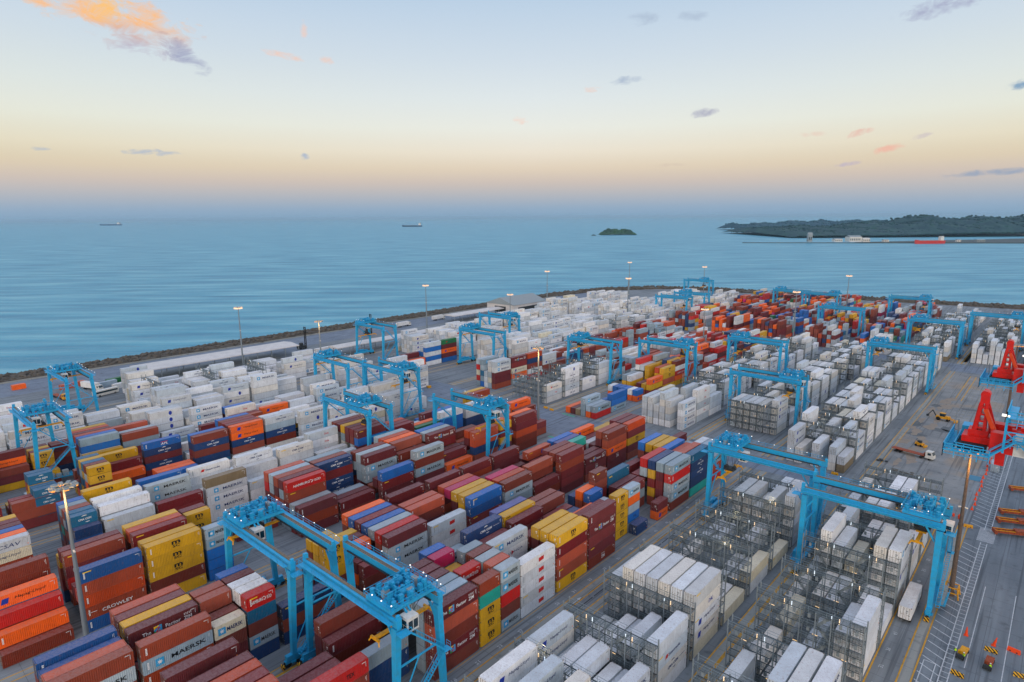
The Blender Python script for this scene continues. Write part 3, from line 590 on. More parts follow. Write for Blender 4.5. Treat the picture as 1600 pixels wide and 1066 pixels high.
bay(7, -27, {0: 'g.w', 1: 'wH.w.b', 2: 'm.b', 3: 'w.w', 4: 'w.w', 5: 'wO.wO.wO.w.w', 6: 'w.w.w.w.w'}, block=b7, H=2.7)
bay(7, -13.7, {0: 'm.B.w', 1: 'w.w', 2: 'w.b', 3: 'wM.wM.wM.wM.wM', 4: 'w.c', 5: 'w.w.w', 6: 'w.w.w.w'}, block=b7, H=2.7)
bay(7, -.5, {0: 'b.g.b', 1: 'm.b.w', 2: 'wD.w.w.w', 3: 'u.o.w.w', 4: 'm.b.w', 5: 'w.w.w', 6: 'w.w'}, block=b7, H=2.7)
bay(7, 12.7, {1: 'oH.G.w', 2: 'w.w', 3: 'w.w.w', 4: 's.o', 5: 'u.w', 6: 'w.w'}, block=b7)
bay(7, 25.8, {0: 'w.w', 1: 'w.w.w', 2: 'm.b', 3: 'u', 4: 'w.u.w', 5: 'w.w.w', 6: 'w'}, block=b7)
fill(7, 39, 104, 2, 4, WH, b7, skip=.2)
fill(8, -93.5, -54, 2, 4, WH, b8)
bay(8, -53.5, {4: 'wM.wM.wM.w', 5: 'w.w.w', 3: 'w.w', 2: 'w', 6: 'w.w.w.w'}, block=b8, H=2.75)
bay(8, -40.2, {3: 'g.g', 4: 'w.w.w', 5: 'w.w.w'}, block=b8)
fill(8, -27, 12, 2, 4, WH, b8); fill(8, 12.5, 60, 2, 4, WH, b8, skip=.3)
fill(8, 60, 104, 2, 4, WH, b8, skip=.25)
fill(9, -80, -54, 2, 4, WH, b9); fill(9, -14, 60, 2, 4, WH, b9, skip=.12)
fill(10, -8, 20, 2, 4, WH, b9, rows=6, skip=.08)
fill(10, 20, 90, 1, 3, WH, b9, rows=6, skip=.3)
fill(9, 61, 88, 1, 3, WH, b9, skip=.4)
fill(9, 150, 190, 2, 4, WH, 'crossroad seaward block', skip=.2)
# ---- beyond the cross road
c3, c4_, c5_, c6_, c7_, c8_, c9_ = 'crossroad middle block', 'crossroad left block', 'crossroad racks', 'crossroad third block', 'crossroad fourth block', 'crossroad fifth block', 'crossroad seaward block'
bay(3, 126, {0: 'wM.wM.wM.wM', 2: 'w.w.w.w', 3: 'w.w.w.w.w', 4: 'w.w.w', 5: 'w.w.w.w', 6: 'wH.wH.wH.wH'}, block=c3)
bay(3, 139.2, {0: 'wD.wD.wD.wD.w', 1: 'w.w.w', 2: 'w.w.w.w.w', 4: 'w.w', 6: 'c.w.w.w'}, block=c3)
bay(3, 152.3, {0: 'w.w.w', 1: 'w.w.w.w', 2: 'w.w', 5: 'w.w'}, block=c3)
bay(4, 115, {0: 'gM.r', 1: 'g.o', 2: 'gM.g.g', 3: 'k', 4: 'm', 5: 'o'}, block=c4_, H=2.8)
bay(4, 128, {0: 'u.u.gM', 1: 'u.g', 2: 'o'}, block=c4_, H=2.8)
bay(4, 150, {0: 'u.oH', 1: 'w.o', 2: 'u.u', 3: 'u.r', 4: 'u.u', 5: 'w.o'}, 6.06, block=c4_, H=2.8)
bay(4, 163, {0: 'oH.y.m', 1: 'y.b', 2: 'm.b', 4: 'w.y.o', 5: 'g.y.m'}, block=c4_, H=2.8)
fill(4, 176, 330, 3, 5, [('y', 12), ('yS', 6), ('b', 10), ('o', 8), ('oH', 4), ('n', 9), ('m', 12), ('s', 9), ('w', 12), ('wM', 5), ('r', 6), ('rU', 3), ('g', 6)], c4_)
bay(5, 119.5, {0: 'wE.wD.w'}, block=c5_); bay(5, 134.2, {0: 'wO.wC.wC.wC.wC', 1: 'wH.w.w'}, block=c5_); bay(5, 149, {0: 'wF.w', 3: 'wH.w.w.w'}, block=c5_)
bay(5, 163.6, {0: 'w.w.w.w', 1: 'w.w.w', 2: 'w.w.w'}, block=c5_)
fill(5, 178, 330, 2, 4, [('w', 20), ('wM', 6), ('r', 3), ('b', 5), ('g', 5), ('s', 3), ('wH', 3)], c5_)
bay(6, 122, {0: 'wM.wM.m.m.b', 1: 'w.w.g.c.g', 2: 'w.w.w', 3: 'gM.g.T.g.u', 4: 'g.r.c.r.g'}, block=c6_)
bay(6, 135.2, {0: 'mZ.m.cH.oH.gM', 1: 's.m.b', 2: 's.b', 3: 'o.m', 4: 'o.b.m', 5: 's.v.b'}, block=c6_)
bay(6, 148.4, {0: 's.n.b.w.rU', 1: 'm.b', 2: 'm.b.n', 3: 'g.b', 4: 'v.b', 5: 'm.u'}, block=c6_)
bay(6, 161.5, {0: 'w.wH.b.b', 1: 's.b.m', 2: 'w.m', 3: 'm.b.m', 4: 's.b', 5: 'u.w'}, block=c6_)
fill(6, 174.7, 330, 2, 4, [('b', 14), ('m', 8), ('r', 5), ('rU', 3), ('s', 8), ('w', 26), ('wM', 8), ('g', 6), ('gM', 4), ('n', 4), ('o', 3)], c6_)
bay(7, 160, {2: 'w.w.w', 3: 'wD.wD.w', 4: 'w.w.w.w', 5: 'w.w.w.w.w', 6: 'w.w.w.w.w'}, block=c7_)
fill(7, 173, 330, 3, 5, WH, c7_)
bay(8, 120, {0: 'oH.oH', 1: 'm.b', 2: 'm.m.oH'}, block=c8_, H=2.8); bay(8, 133, {0: 'w.u.w.u.w', 1: 'wF.u.w.b', 2: 'u.w.w'}, block=c8_, H=2.8)
bay(8, 146, {0: 'GE.m.oH.m.u', 1: 'o.s.b.m', 2: 'o.c.m.b', 3: 's.b.m'}, block=c8_, H=2.8)
fill(8, 166, 330, 3, 5, WH, c8_, same=.8); fill(9, 190, 330, 3, 5, WH, c9_)
# ---- the farthest third of the yard
FAR = [('b', 24), ('m', 20), ('s', 9), ('o', 9), ('y', 6), ('u', 7), ('n', 8), ('w', 14), ('g', 13), ('r', 4), ('G', 2), ('T', 3), ('M', .6), ('p', 2), ('t', 1)]
d_ = 'far end block'
for c_, a, z, pal in ((9, 345, 400, WH), (8, 345, 520, WH), (7, 345, 545, WH), (10, 330, 470, WH), (6, 345, 460, [('w', 16), ('b', 10), ('n', 6), ('y', 6), ('o', 6), ('g', 5), ('r', 4)]), (6, 460, 575, FAR), (5, 345, 575, FAR), (4, 345, 575, FAR), (3, 345, 570, FAR), (2, 345, 560, FAR)):
    fill(c_, a, z, 3 if c_ > 1 else 2, 5, pal, d_, same=.7, skip=.04)
fill(1, 480, 560, 1, 3, WH, d_, skip=.3, edge=31)
# ---- reefers standing in the steel racks
def rack_fill(edge, y0, n, block, dens, pitch=14.65, over={}):
    for k in range(n):
        rows = {}
        for r_ in range(7):
            if rnd.random() < dens: rows[r_] = '.'.join(pick([('w', 60), ('wH', 10), ('wM', 8), ('wC', 7), ('c', 5), ('wO', 3), ('wD', 2)]) for _ in range(max(1, min(5, int(rnd.triangular(1.4, 5.9, 4.4))))))
        if k in over: rows = over[k]
        bay(float(edge), y0 + k * pitch, rows, block=block)
ra, rb, rc, rd, re_ = 'front reefer racks', 'right-hand reefer racks', 'wide-road racks', 'building-site racks', 'far reefer racks'
rack_fill(34.7, -29.9, 8, ra, .5, over={0: {0: 'wM.w.w', 1: 'w.w', 2: 'w.w', 3: 'w.w.w', 4: 'wH.wH.wH', 5: 'w.w', 6: 'wH.wH.wH.wH'},
    -1: {}, 1: {}, 2: {0: 'w.wF.wH.wH.c', 1: 'w.w.w.w.w', 2: 'w.w.w.w.w', 3: 'w.w.w.w.w', 4: 'w.w.w.w.w', 5: 'w.w.w.w.w', 6: 'w.w.w.w'},
    3: {0: 'c', 1: 'w', 3: 'w'}, 4: {0: 'c.w', 1: 'w', 2: 'w', 6: 'w'}, 5: {0: 'c', 2: 'w.w', 5: 'w', 6: 'w'}, 6: {0: 'w.w.w.w.w', 1: 'w', 2: 'w.w.w.w', 3: 'w.w.w', 4: 'w.w.w.w', 5: 'w.w.w.w', 6: 'w'}, 7: {2: 'wO.wM.w', 3: 'w.w.w', 0: 'w.w.w'}})
bay(34.7, -44.55, {1: 'w.w.w.w.w', 3: 'wH.wH.w.w.w', 5: 'wH.wH.w.w.w', 6: 'w.w'}, block=ra)
bay(34.7, -15.25, {0: 'w.wE.wC.w', 1: 'w.w', 2: 'w.w.w', 3: 'w.w', 4: 'w.w', 5: 'w', 6: 'w'}, block=ra)
rack_fill(61.7, -28.5, 9, rb, .5, pitch=14.6, over={0: {0: 'w.w.w.w', 1: 'w.w.w.w', 2: 'w.w.w.w', 4: 'w.w', 5: 'w.w.w'}, 1: {0: 'wM.w.w.w.w', 1: 'w.w.w.w.w', 2: 'w.w.w.w.w', 5: 'w.w.w', 6: 'w'},
    2: {1: 'c', 2: 'w', 4: 'w', 5: 'w.w', 6: 'w'}, 3: {0: 'w.w.w.w', 1: 'w.w.w', 3: 'w', 5: 'c.w'}, 4: {0: 'w', 1: 'w.w', 3: 'w.w', 4: 'w.w', 6: 'w'},
    5: {0: 'wM.w.wH.w.w', 1: 'w.w.w.w.w', 2: 'w', 3: 'c.w.w', 4: 'w.w.w.w', 5: 'w.w.w.w.w', 6: 'w'}, 6: {0: 'wH.w.w', 1: 'w.w', 2: 'w.w.w', 3: 'w.w.w', 5: 'w.w.w.w'},
    7: {0: 'w.wD.w.w', 1: 'w.w.w.w', 3: 'w.w.w.w', 4: 'w.w.w.w', 6: 'w.w.w'}, 8: {2: 'w.w.w.w', 3: 'w.w.w.w', 6: 'w.w.w'}})
rack_fill(0, 145.6, 12, rc, .75, over={0: {0: 'wH.wH.wH.w.w', 1: 'w', 2: 'wH.w.w.w', 3: 'w.w.w.w', 4: 'w.w.w.w', 5: 'w.w.w.w', 6: 'w.w.w.w'}})
rack_fill(31.5, 121.4, 14, rd, .9, over={0: {0: 'w.k', 1: 'w.w.w', 3: 'w.w.w', 5: 'w.w', 6: 'wH.wH.w.w'}})
rack_fill(-33, 170, 10, rc, .7)
rack_fill(31.5, 346, 10, re_, .7, over={0: {0: 'w.w.w.k', 1: 'w.w', 2: 'w.w.w', 4: 'w.w.w.w', 5: 'w.w.w', 6: 'w.w'}}); rack_fill(62, 352, 10, re_, .7, over={0: {r_: '.'.join(['w'] * (2 + (r_ * 5) % 4)) for r_ in range(7)}}); rack_fill(90, 352, 8, re_, .6)
# ---- what each container shows: hidden ones inside a stack are left out
occ = {}
for b in boxes:
    for yy in range(int(math.floor((b.y - b.L / 2) / 2)), int(math.floor((b.y + b.L / 2 - .5) / 2)) + 1):
        k = (round(b.x / .94), yy)
        occ[k] = max(occ.get(k, 0), b.z + b.H)
def height_at(x, y):
    k = round(x / .94); yy = int(math.floor(y / 2)); return max(occ.get((k + d, yy), 0) for d in (-1, 0, 1))
vis = []
for b in boxes:
    zt = b.z + b.H
    side = any(height_at(b.x + PITCH, b.y + f * b.L) < zt - .6 for f in (-.4, -.15, .15, .4)) or b.row == 0
    end = height_at(b.x, b.y - b.L / 2 - 2.8) < zt - .6
    left = height_at(b.x - PITCH, b.y) < zt - .6
    if not (b.top or side or end or left): continue
    b.side, b.end = side, end
    ps = [project((b.x + dx, b.y + dy, z)) for dx in (-1.2, 1.2) for dy in (-b.L / 2, b.L / 2) for z in (b.z, zt)]
    if any(p is None for p in ps): continue
    xs = [p[0] for p in ps]; ys = [p[1] for p in ps]
    if min(xs) > 1760 or max(xs) < -160 or min(ys) > 1200: continue
    infr = min(xs) < 1598 and max(xs) > 2 and min(ys) < 1064
    d2 = sum((CAM[i] - (b.x, b.y, b.z)[i]) ** 2 for i in range(3))
    area = ((b.top * b.L * 2.44 * .5) + (side * b.L * b.H * .6) + (end * 2.44 * b.H * .5)) / d2
    vis.append((area if infr else -1, b))
vis.sort(key=lambda t_: -t_[0])
DRY = [b for a, b in vis if not b.reefer and a > 0]; REE = [b for a, b in vis if b.reefer and a > 0]
single = DRY[:300] + REE[:300]
sid = set(id(b) for b in single)
rest_d = [b for a, b in vis if not b.reefer and id(b) not in sid]; rest_r = [b for a, b in vis if b.reefer and id(b) not in sid]
LMARK = {'M': 'blue star badge', 'S': 'stacked letters', 'H': 'dark blue badge', 'C': 'swoosh lettering', 'Z': 'multicoloured lettering', 'z': 'dotted lettering', 'U': 'arrow lettering', 'R': 'bold lettering',
         'A': 'red-striped lettering', 'E': 'red badge', 'V': 'navy lettering', 'K': 'red flag mark', 'D': 'red lettering', 'O': 'round blue emblem', 'B': 'red pennant', 'F': 'blue lettering', 'P': 'navy lettering', 'Q': 'black lettering', '3': 'small lettering'}
ORD = ['zeroth', 'first', 'second', 'third', 'fourth', 'fifth', 'sixth', 'seventh', 'eighth', 'ninth', 'tenth', 'eleventh', 'twelfth', 'thirteenth', 'fourteenth', 'fifteenth', 'sixteenth', 'seventeenth', 'eighteenth', 'nineteenth', 'twentieth'] + ['farther'] * 40
bays = {}
for b in boxes: bays.setdefault(b.block, set()).add(round(b.y))
for b in boxes:
    ys_ = sorted(bays[b.block]); g = [ys_[0]]
    for v in ys_[1:]:
        if v - g[-1] > 3: g.append(v)
    b.nbay = 1 + min(range(len(g)), key=lambda i: abs(g[i] - b.y))
seen_labels = []
def label_of(b):
    t_ = 'topmost' if b.top else ('bottom' if b.tier == 1 else ORD[b.ntier - b.tier + 1] + ' down')
    mk = ' with ' + LMARK[b.logo[0]] if b.logo and b.logo[0] in LMARK else ''
    size = 'short ' if b.L < 8 else ''
    ty = 'reefer' if b.reefer else 'box'
    row = 'rightmost stack' if b.row == 0 else ORD[b.row + 1] + ' stack left'
    s_ = f"{size}{CNAME[b.c]} {ty}{mk}, {t_}, {row}, {ORD[b.nbay]} bay, {b.block}"
    if len(s_.split()) > 16: s_ = f"{size}{CNAME[b.c]} {ty} with marking, {t_}, {row}, {ORD[b.nbay]} bay, {b.block}"
    if s_ in seen_labels: s_ = s_.replace(' bay,', ' bay, farther column,') if len(s_.split()) < 15 else s_
    seen_labels.append(s_); return s_
GRP = {False: 'dry cargo containers stacked in the yard', True: 'white refrigerated containers stacked in the yard'}
for i, b in enumerate(single):
    me, dm = get_body(b.L, b.H, b.reefer)
    o = bpy.data.objects.new('refrigerated_container' if b.reefer else 'shipping_container', None); C.objects.link(o); o.location = (b.x, b.y, b.z); o.empty_display_size = .5
    tag(o, label_of(b), 'refrigerated container' if b.reefer else 'shipping container', GRP[b.reefer])
    c = paint_of(b.c, rnd.random()); j = rnd.uniform(.84, 1.08); c = [v * j for v in c[:3]] + [1]
    p = bpy.data.objects.new('body', me); C.objects.link(p); p.parent = o; p.color = c
    if True:
        p = bpy.data.objects.new('door', dm); C.objects.link(p); p.parent = o; p.color = c
    if b.side:
        light = b.c in 'wcg' and b.c != 'g'
        near = i < 230 or (b.reefer and i < 420)
        parts = (logo(b.logo[0], b.L, b.H, light) if b.logo else [])
        var = int(abs(b.x * 7 + b.y * 3 + b.z)) % 60
        mk = marks(b.L, b.H, b.c, var) if near else []
        for nm, colr, g in parts + mk:
            key = (nm, colr, b.L, b.H, b.logo if (nm, colr, g) in parts else '', var % 6 if nm == 'code_marks' else 0)
            p = bpy.data.objects.new(nm, decal_mesh(key, g, colr, b.H)); C.objects.link(p); p.parent = o
            if nm in ('star', 'badge_letter', 'badge_corner', 'badge_foot'): p.location = (.014, 0, 0)
            if nm == 'badge_letter': p.location = (.028, 0, 0)
def mass(blist, name, label):
    v, f, col = [], [], []
    cols = {k: hx({'w': 'e8ebec', 'k': '12161a', 'n': '16356a', 'u': '3aa6dc', 'r': 'c8201c', 'o': 'f07818', 'g': '9aa6ac', 'y': 'f0c828', 'v': '1d3aa0', 'G': '1f9a50'}[k])[:3] for k in 'wknurogyvG'}
    def q4(a, b_, c_, d_, cl): i = len(v); v.extend((a, b_, c_, d_)); f.append((i, i + 1, i + 2, i + 3)); col.extend([cl] * 4)
    for b in blist:
        rr = rnd.random(); j = rnd.uniform(.84, 1.1); c = tuple(x * j for x in paint_of(b.c, rr)[:3]) + (rr,)
        x0, x1, y0, y1, z0, z1 = b.x - 1.215, b.x + 1.215, b.y - b.L / 2, b.y + b.L / 2, b.z + .03, b.z + b.H
        q4((x0, y0, z1), (x1, y0, z1), (x1, y1, z1), (x0, y1, z1), c); q4((x1, y0, z0), (x1, y1, z0), (x1, y1, z1), (x1, y0, z1), c)
        q4((x0, y0, z0), (x1, y0, z0), (x1, y0, z1), (x0, y0, z1), c); q4((x0, y1, z0), (x0, y0, z0), (x0, y0, z1), (x0, y1, z1), c)
        q4((x1, y1, z0), (x0, y1, z0), (x0, y1, z1), (x1, y1, z1), c)
        q4((x0, y0, z0), (x0, y1, z0), (x1, y1, z0), (x1, y0, z0), c)
        dk = tuple(x * .45 for x in c[:3]) + (rr,); yb = y0 - .03
        for xx in (-1.17, -.02, 1.13): q4((b.x + xx, yb, z0), (b.x + xx + .05, yb, z0), (b.x + xx + .05, yb, z1), (b.x + xx, yb, z1), dk)
        bar_ = tuple(x * .4 + .1 for x in c[:3]) + (rr,)
        for xx in (-.82, -.3, .3, .82): q4((b.x + xx - .03, yb - .02, z0), (b.x + xx + .03, yb - .02, z0), (b.x + xx + .03, yb - .02, z1), (b.x + xx - .03, yb - .02, z1), bar_)
        q4((x0, yb, z0), (x1, yb, z0), (x1, yb, z0 + .1), (x0, yb, z0 + .1), dk)
        q4((x1 + .01, y0, z0), (x1 + .01, y1, z0), (x1 + .01, y1, z0 + .12), (x1 + .01, y0, z0 + .12), dk)
        if b.side and b.logo:
            for nm, colr, g in logo(b.logo[0], b.L, b.H, b.c in 'wc'):
                if nm in ('web_address',): continue
                i = len(v); off = .03 + .02 * (nm in ('star', 'badge_letter', 'badge_corner', 'badge_foot'))
                v.extend((x1 + off, b.y + a, b.z + z) for a, z in g[0]); cl = cols.get(colr, cols['n']) + (rr,)
                for ff in g[1]: f.append(tuple(i + k for k in ff)); col.extend([cl] * len(ff))
    if not f: return
    me = bpy.data.meshes.new(name); me.from_pydata(v, [], f)
    at = me.color_attributes.new('paint', 'FLOAT_COLOR', 'CORNER'); flat = []
    for c in col: flat.extend(c)
    at.data.foreach_set('color', flat); me.materials.append(M['paint_mass']); me.update()
    o = bpy.data.objects.new(name, me); C.objects.link(o); tag(o, label, 'containers', None, 'stuff')
print('duplicate labels', len(seen_labels) - len(set(seen_labels)), [s_ for s_ in set(seen_labels) if seen_labels.count(s_) > 1][:12])
mass(rest_d, 'distant_container_stacks', 'mass of many-coloured containers stacked across the far yard')
mass(rest_r, 'distant_reefer_stacks', 'mass of white refrigerated containers stacked across the far yard')
print('boxes', len(boxes), 'visible', len(vis), 'dry', len(DRY), 'reefer', len(REE), 'rest', len(rest_d), len(rest_r))
# ------------------------------------------------------------------ rubber-tyred gantry cranes
def make_crane():
    root = empty('gantry_crane'); SP, Y2, ZG = 28.0, 4.6, 20.4      # origin between the legs on the ground; x from -SP..0 (right leg at 0)
    for sy, nm in ((-1, 'girder'), (1, 'girder')):
        g = MB(); y = sy * Y2; g.box(-SP - .9, .9, y - .5, y + .5, ZG + .25, ZG + 1.75)
        g.box(-SP - .9, .9, y - .62, y + .62, ZG + 1.75, ZG + 1.83); g.box(-SP - .9, -SP - .2, y - .4, y + .4, ZG + 1.83, ZG + 2.9); g.box(.3, .9, y - .3, y + .3, ZG + 1.83, ZG + 2.5)
        for x in range(-24, 0, 3): g.box(x - .04, x + .04, y + sy * .55 - (.06 if sy < 0 else 0), y + sy * .55 + (.06 if sy > 0 else 0), ZG + .1, ZG + 1.7)
        go = g.obj('girder', M['crane'], root)
        t_ = MB(); t_.box(-SP - .6, .6, y - .12, y + .12, ZG + 1.835, ZG + 1.97); t_.box(-SP - .6, .6, y - sy * .38 - .2, y - sy * .38 + .2, ZG + 1.835, ZG + 1.86); t_.obj('rail', M['railtop'], go)
        w = MB(); yo = y + sy * 1.25; w.box(-SP - .3, .3, yo - .45, yo + .45, ZG + 1.2, ZG + 1.27)
        w.railing([(-SP - .3, yo + sy * .45, ZG + 1.27), (.3, yo + sy * .45, ZG + 1.27)], 1.1, 2.2)
        for x in range(-25, 1, 3): w.bar((x, y + sy * .55, ZG + .5), (x, yo + sy * .4, ZG + 1.2), .08)
        w.obj('walkway', M['crane'], root)
        if sy > 0:
            l = MB()
            for x in (-23, -18.5, -14, -9.5, -5, -1): l.cb(x, yo + .5, ZG + 2.45, .17, .15, .15)
            l.obj('lamp', M['lampw'], root)
        cb = MB(); cb.box(-SP + 1, -1, y - sy * .75 - .12, y - sy * .75 + .12, ZG + .3, ZG + .55); cb.obj('cable_tray', M['dark'], go)
    for sx in (-1, 0):
        X0 = sx * SP
        for sy in (-1, 1):
            l = MB(); y = sy * Y2; yb = sy * (Y2 + .9)
            i = len(l.v)
            wx, wt = .85, .62
            for (yy, z, hx_, hy_) in ((yb, 2.3, .45, .5), (y, ZG, .62, .62)):
                l.v += [(X0 - hx_, yy - hy_, z), (X0 + hx_, yy - hy_, z), (X0 + hx_, yy + hy_, z), (X0 - hx_, yy + hy_, z)]
            for f in ((3, 2, 1, 0), (4, 5, 6, 7), (0, 1, 5, 4), (1, 2, 6, 5), (2, 3, 7, 6), (3, 0, 4, 7)): l.f.append(tuple(i + k for k in f)); l.mi.append(0)
            l.bar((X0 + (.7 if sx else -.7), y, ZG - 3), (X0 + (2.6 if sx else -2.6), y, ZG + .1), .35)
            lo = l.obj('leg', M['crane'], root)
            d = MB(); d.bar((X0 - .52, yb - .3, 2.4), (X0 - .68, y - .3, ZG), .14, .1); d.obj('cable_duct', M['grey'], lo)
        s = MB(); s.box(X0 - .5, X0 + .5, -Y2 - 2.6, Y2 + 2.6, 1.5, 2.5); s.obj('sill_beam', M['crane'], root)
        t = MB(); t.bar((X0, -Y2, 12.5), (X0, Y2, 12.5), .28); t.bar((X0, -Y2 - .6, 4.2), (X0, 0, 12.3), .2) if sx else t.bar((X0, -Y2 - .5, 3.5), (X0, 0, 12.4), .18)
        t.obj('cross_tie', M['crane'], root)
        for sy in (-1, 1):
            bg_ = MB(); yb = sy * (Y2 + 1.3); bg_.box(X0 - .45, X0 + .45, yb - 1.6, yb + 1.6, .95, 1.5); bg_.box(X0 - .8, X0 + .8, yb - .4, yb + .4, .8, 1.2)
            bo = bg_.obj('bogie', M['craned'], root)
            for wy in (-1.05, 1.05):
                wm = MB(); wm.cyl((X0 - .3, yb + wy, .78), (X0 + .3, yb + wy, .78), .76, n=14); wm.obj('wheel', M['black'], bo)
            yg = MB(); yg.box(X0 - .5, X0 + .5, yb + sy * 2.1 - .2, yb + sy * 2.1 + .2, .12, 1.0); yg.obj('bumper', M['hazard'], bo)
    # power pack and electrical house on the sill beams
    p = MB(); p.box(.55, 2.6, -3.6, 3.4, 2.5, 2.6); p.railing([(2.6, -3.6, 2.6), (2.6, 3.4, 2.6), (.6, 3.4, 2.6)], 1.1, 1.5); p.railing([(.6, -3.6, 2.6), (2.6, -3.6, 2.6)], 1.1, 1.5); p.obj('service_platform', M['crane'], root)
    p = MB()
    for (x, y, sx, sy, sz) in ((1.5, -2.3, 1.4, 1.9, 1.7), (1.5, -.2, 1.3, 1.5, 1.3), (1.5, 1.8, 1.5, 1.7, 1.9)): p.cb(x, y, 2.6 + sz / 2, sx, sy, sz)
    p.obj('electrical_cabinet', M['grey'], root)
    p = MB(); X = -SP; p.box(X - 2.4, X - .55, -4.2, 4.2, 1.7, 1.8); p.railing([(X - 2.4, -4.2, 1.8), (X - 2.4, 4.2, 1.8)], 1.1, 1.4); p.box(X - 2.2, X - .7, -3, .4, 1.8, 3.7); p.box(X - 2.1, X - .8, 1, 3.4, 1.8, 3.1); p.obj('power_pack', M['craned'], root)
    # stairs climbing the right and left end frames
    for X0, sg, nm in ((0, 1, 1), (-SP, -1, -1)):
        st = MB(); xx = X0 + sg * 1.35; pts = [((xx, -5.0, 2.6), (xx, 4.6, 11.8)), ((xx, 4.6, 11.8), (xx + sg * .6, -3.8, 20.3))]
        if sg < 0: pts = pts[1:]
        for a, b in pts:
            a = Vector(a); b = Vector(b)
            for o_ in (-.4, .4): st.bar(a + Vector((o_, 0, 0)), b + Vector((o_, 0, 0)), .1, .25); st.bar(a + Vector((o_, 0, 1)), b + Vector((o_, 0, 1)), .06)
            n = 26
            for k in range(n + 1):
                pt = a.lerp(b, k / n); st.cb(pt.x, pt.y, pt.z, .8, .26, .04)
                if k % 4 == 0:
                    for o_ in (-.4, .4): st.bar(pt + Vector((o_, 0, 0)), pt + Vector((o_, 0, 1)), .05)
        st.cb(xx + sg * .2, 5.0, 11.7, 1.4, 1.5, .08); st.railing([(xx - .5, 5.7, 11.75), (xx + .6 * sg, 5.7, 11.75)], 1.1, 1)
        st.cb(xx + sg * .6, -4.6, 20.2, 1.8, 2.2, .08); st.railing([(xx + sg * 1.5, -5.6, 20.25), (xx + sg * 1.5, -3.6, 20.25)], 1.1, 1)
        st.obj('stairway', M['crane'], root)
    # trolley
    tr = MB(); Z = ZG + 2.0
    tr.box(-3.4, -2.9, -Y2 - .3, Y2 + .3, Z, Z + .7); tr.box(2.9, 3.4, -Y2 - .3, Y2 + .3, Z, Z + .7)
    for sy in (-1, 1): tr.box(-3.6, 3.6, sy * Y2 - .35, sy * Y2 + .35, Z + .05, Z + .75)
    [tr.box(-3.6, 3.6, -Y2 + .3 + k * 1.05, -Y2 + .75 + k * 1.05, Z + .7, Z + .8) for k in range(9)]
    tr.railing([(-1.2, -Y2, Z + 1.9), (1.8, -Y2, Z + 1.9), (1.8, 1.5, Z + 1.9), (-1.2, 1.5, Z + 1.9), (-1.2, -Y2, Z + 1.9)], 1.1, 1.0, .07)
    for px_ in (-1.2, 1.8):
        for py_ in (-Y2, -1.5, 1.5): tr.bar((px_, py_, Z + .8), (px_, py_, Z + 1.9), .14)
    tr.railing([(-3.8, -Y2 - .6, Z + .75), (3.8, -Y2 - .6, Z + .75), (3.8, Y2 + .6, Z + .75), (-3.8, Y2 + .6, Z + .75), (-3.8, -Y2 - .6, Z + .75)], 1.1, 1.2, .07)
    to = tr.obj('trolley', M['crane'], root)
    mc = MB(); rr = random.Random(3)
    mc.cyl((-1.9, -1.6, Z + 1.7), (-1.9, 1.6, Z + 1.7), .62, n=14); mc.cyl((1.5, -1.5, Z + 1.6), (1.5, 1.5, Z + 1.6), .6, n=14)
    for k in range(64):
        x, y = rr.uniform(-3.2, 3.2), rr.uniform(-3.9, 3.9); sx, sy, sz = rr.uniform(.2, .9), rr.uniform(.2, .9), rr.uniform(.3, 2.1); mc.cb(x, y, Z + .8 + sz / 2, sx, sy, sz)
    for k in range(16):
        x, y = rr.uniform(-3, 3), rr.uniform(-3.6, 3.6); mc.cyl((x, y, Z + .9 + rr.random()), (x + rr.uniform(-.8, .8), y + rr.uniform(-1, 1), Z + 1.5 + rr.random()), rr.uniform(.12, .4), n=10)
    for sx in (-1, 1):
        for sy in (-1, 1): mc.cyl((sx * 3.0, sy * 3.9, Z + .9), (sx * 3.0, sy * 3.9 + .01, Z + 1.9), .45, n=12); mc.cyl((sx * 2.4 - .1, sy * 2.9, Z - .2), (sx * 2.4 + .1, sy * 2.9, Z - .2), .45, n=12)
    mc.bar((4.3, -2.2, Z - .5), (3.2, -2.2, Z + .3), .3); mc.bar((4.3, -1.4, Z - .5), (3.2, -1.4, Z + .3), .3); mc.obj('hoist_machinery', M['craned'], to)
    gc = MB()
    for (x, y, sx, sy, sz) in ((.4, 2.9, 1.3, .9, 1.5), (-.6, -2.9, .9, 1.3, 1.2), (2.4, .2, .8, 1.1, 1.4), (-2.7, 3.0, .7, .7, 1.6)): gc.cb(x, y, Z + .82 + sz / 2, sx, sy, sz)
    gc.obj('cabinet', M['grey'], to)
    lm = MB()
    for x, y in ((-3.8, -5), (-1.3, -5.2), (1.3, -5.2), (3.8, -5), (3.8, 5.2), (0, 5.2), (-3.8, 5.2)): lm.cb(x, y, Z + 1.95, .17, .17, .17)
    lm.obj('lamp', M['lampw'], to)
    cab = MB(); cab.box(3.7, 5.9, -3.4, -1.0, Z - 3.1, Z - .5);  co = cab.obj('operator_cab', M['white'], to)
    gw = MB(); gw.box(5.9, 5.93, -3.2, -2.3, Z - 2.7, Z - 1.1); gw.box(5.9, 5.93, -2.1, -1.2, Z - 2.7, Z - 1.1); gw.box(4.0, 5.6, -3.43, -3.4, Z - 1.9, Z - 1.0); gw.box(4.0, 4.75, -3.43, -3.4, Z - 2.8, Z - 2.0); gw.box(4.85, 5.6, -3.43, -3.4, Z - 2.8, Z - 2.0); gw.obj('window', M['glass'], co)
    zs = Z - 5.6
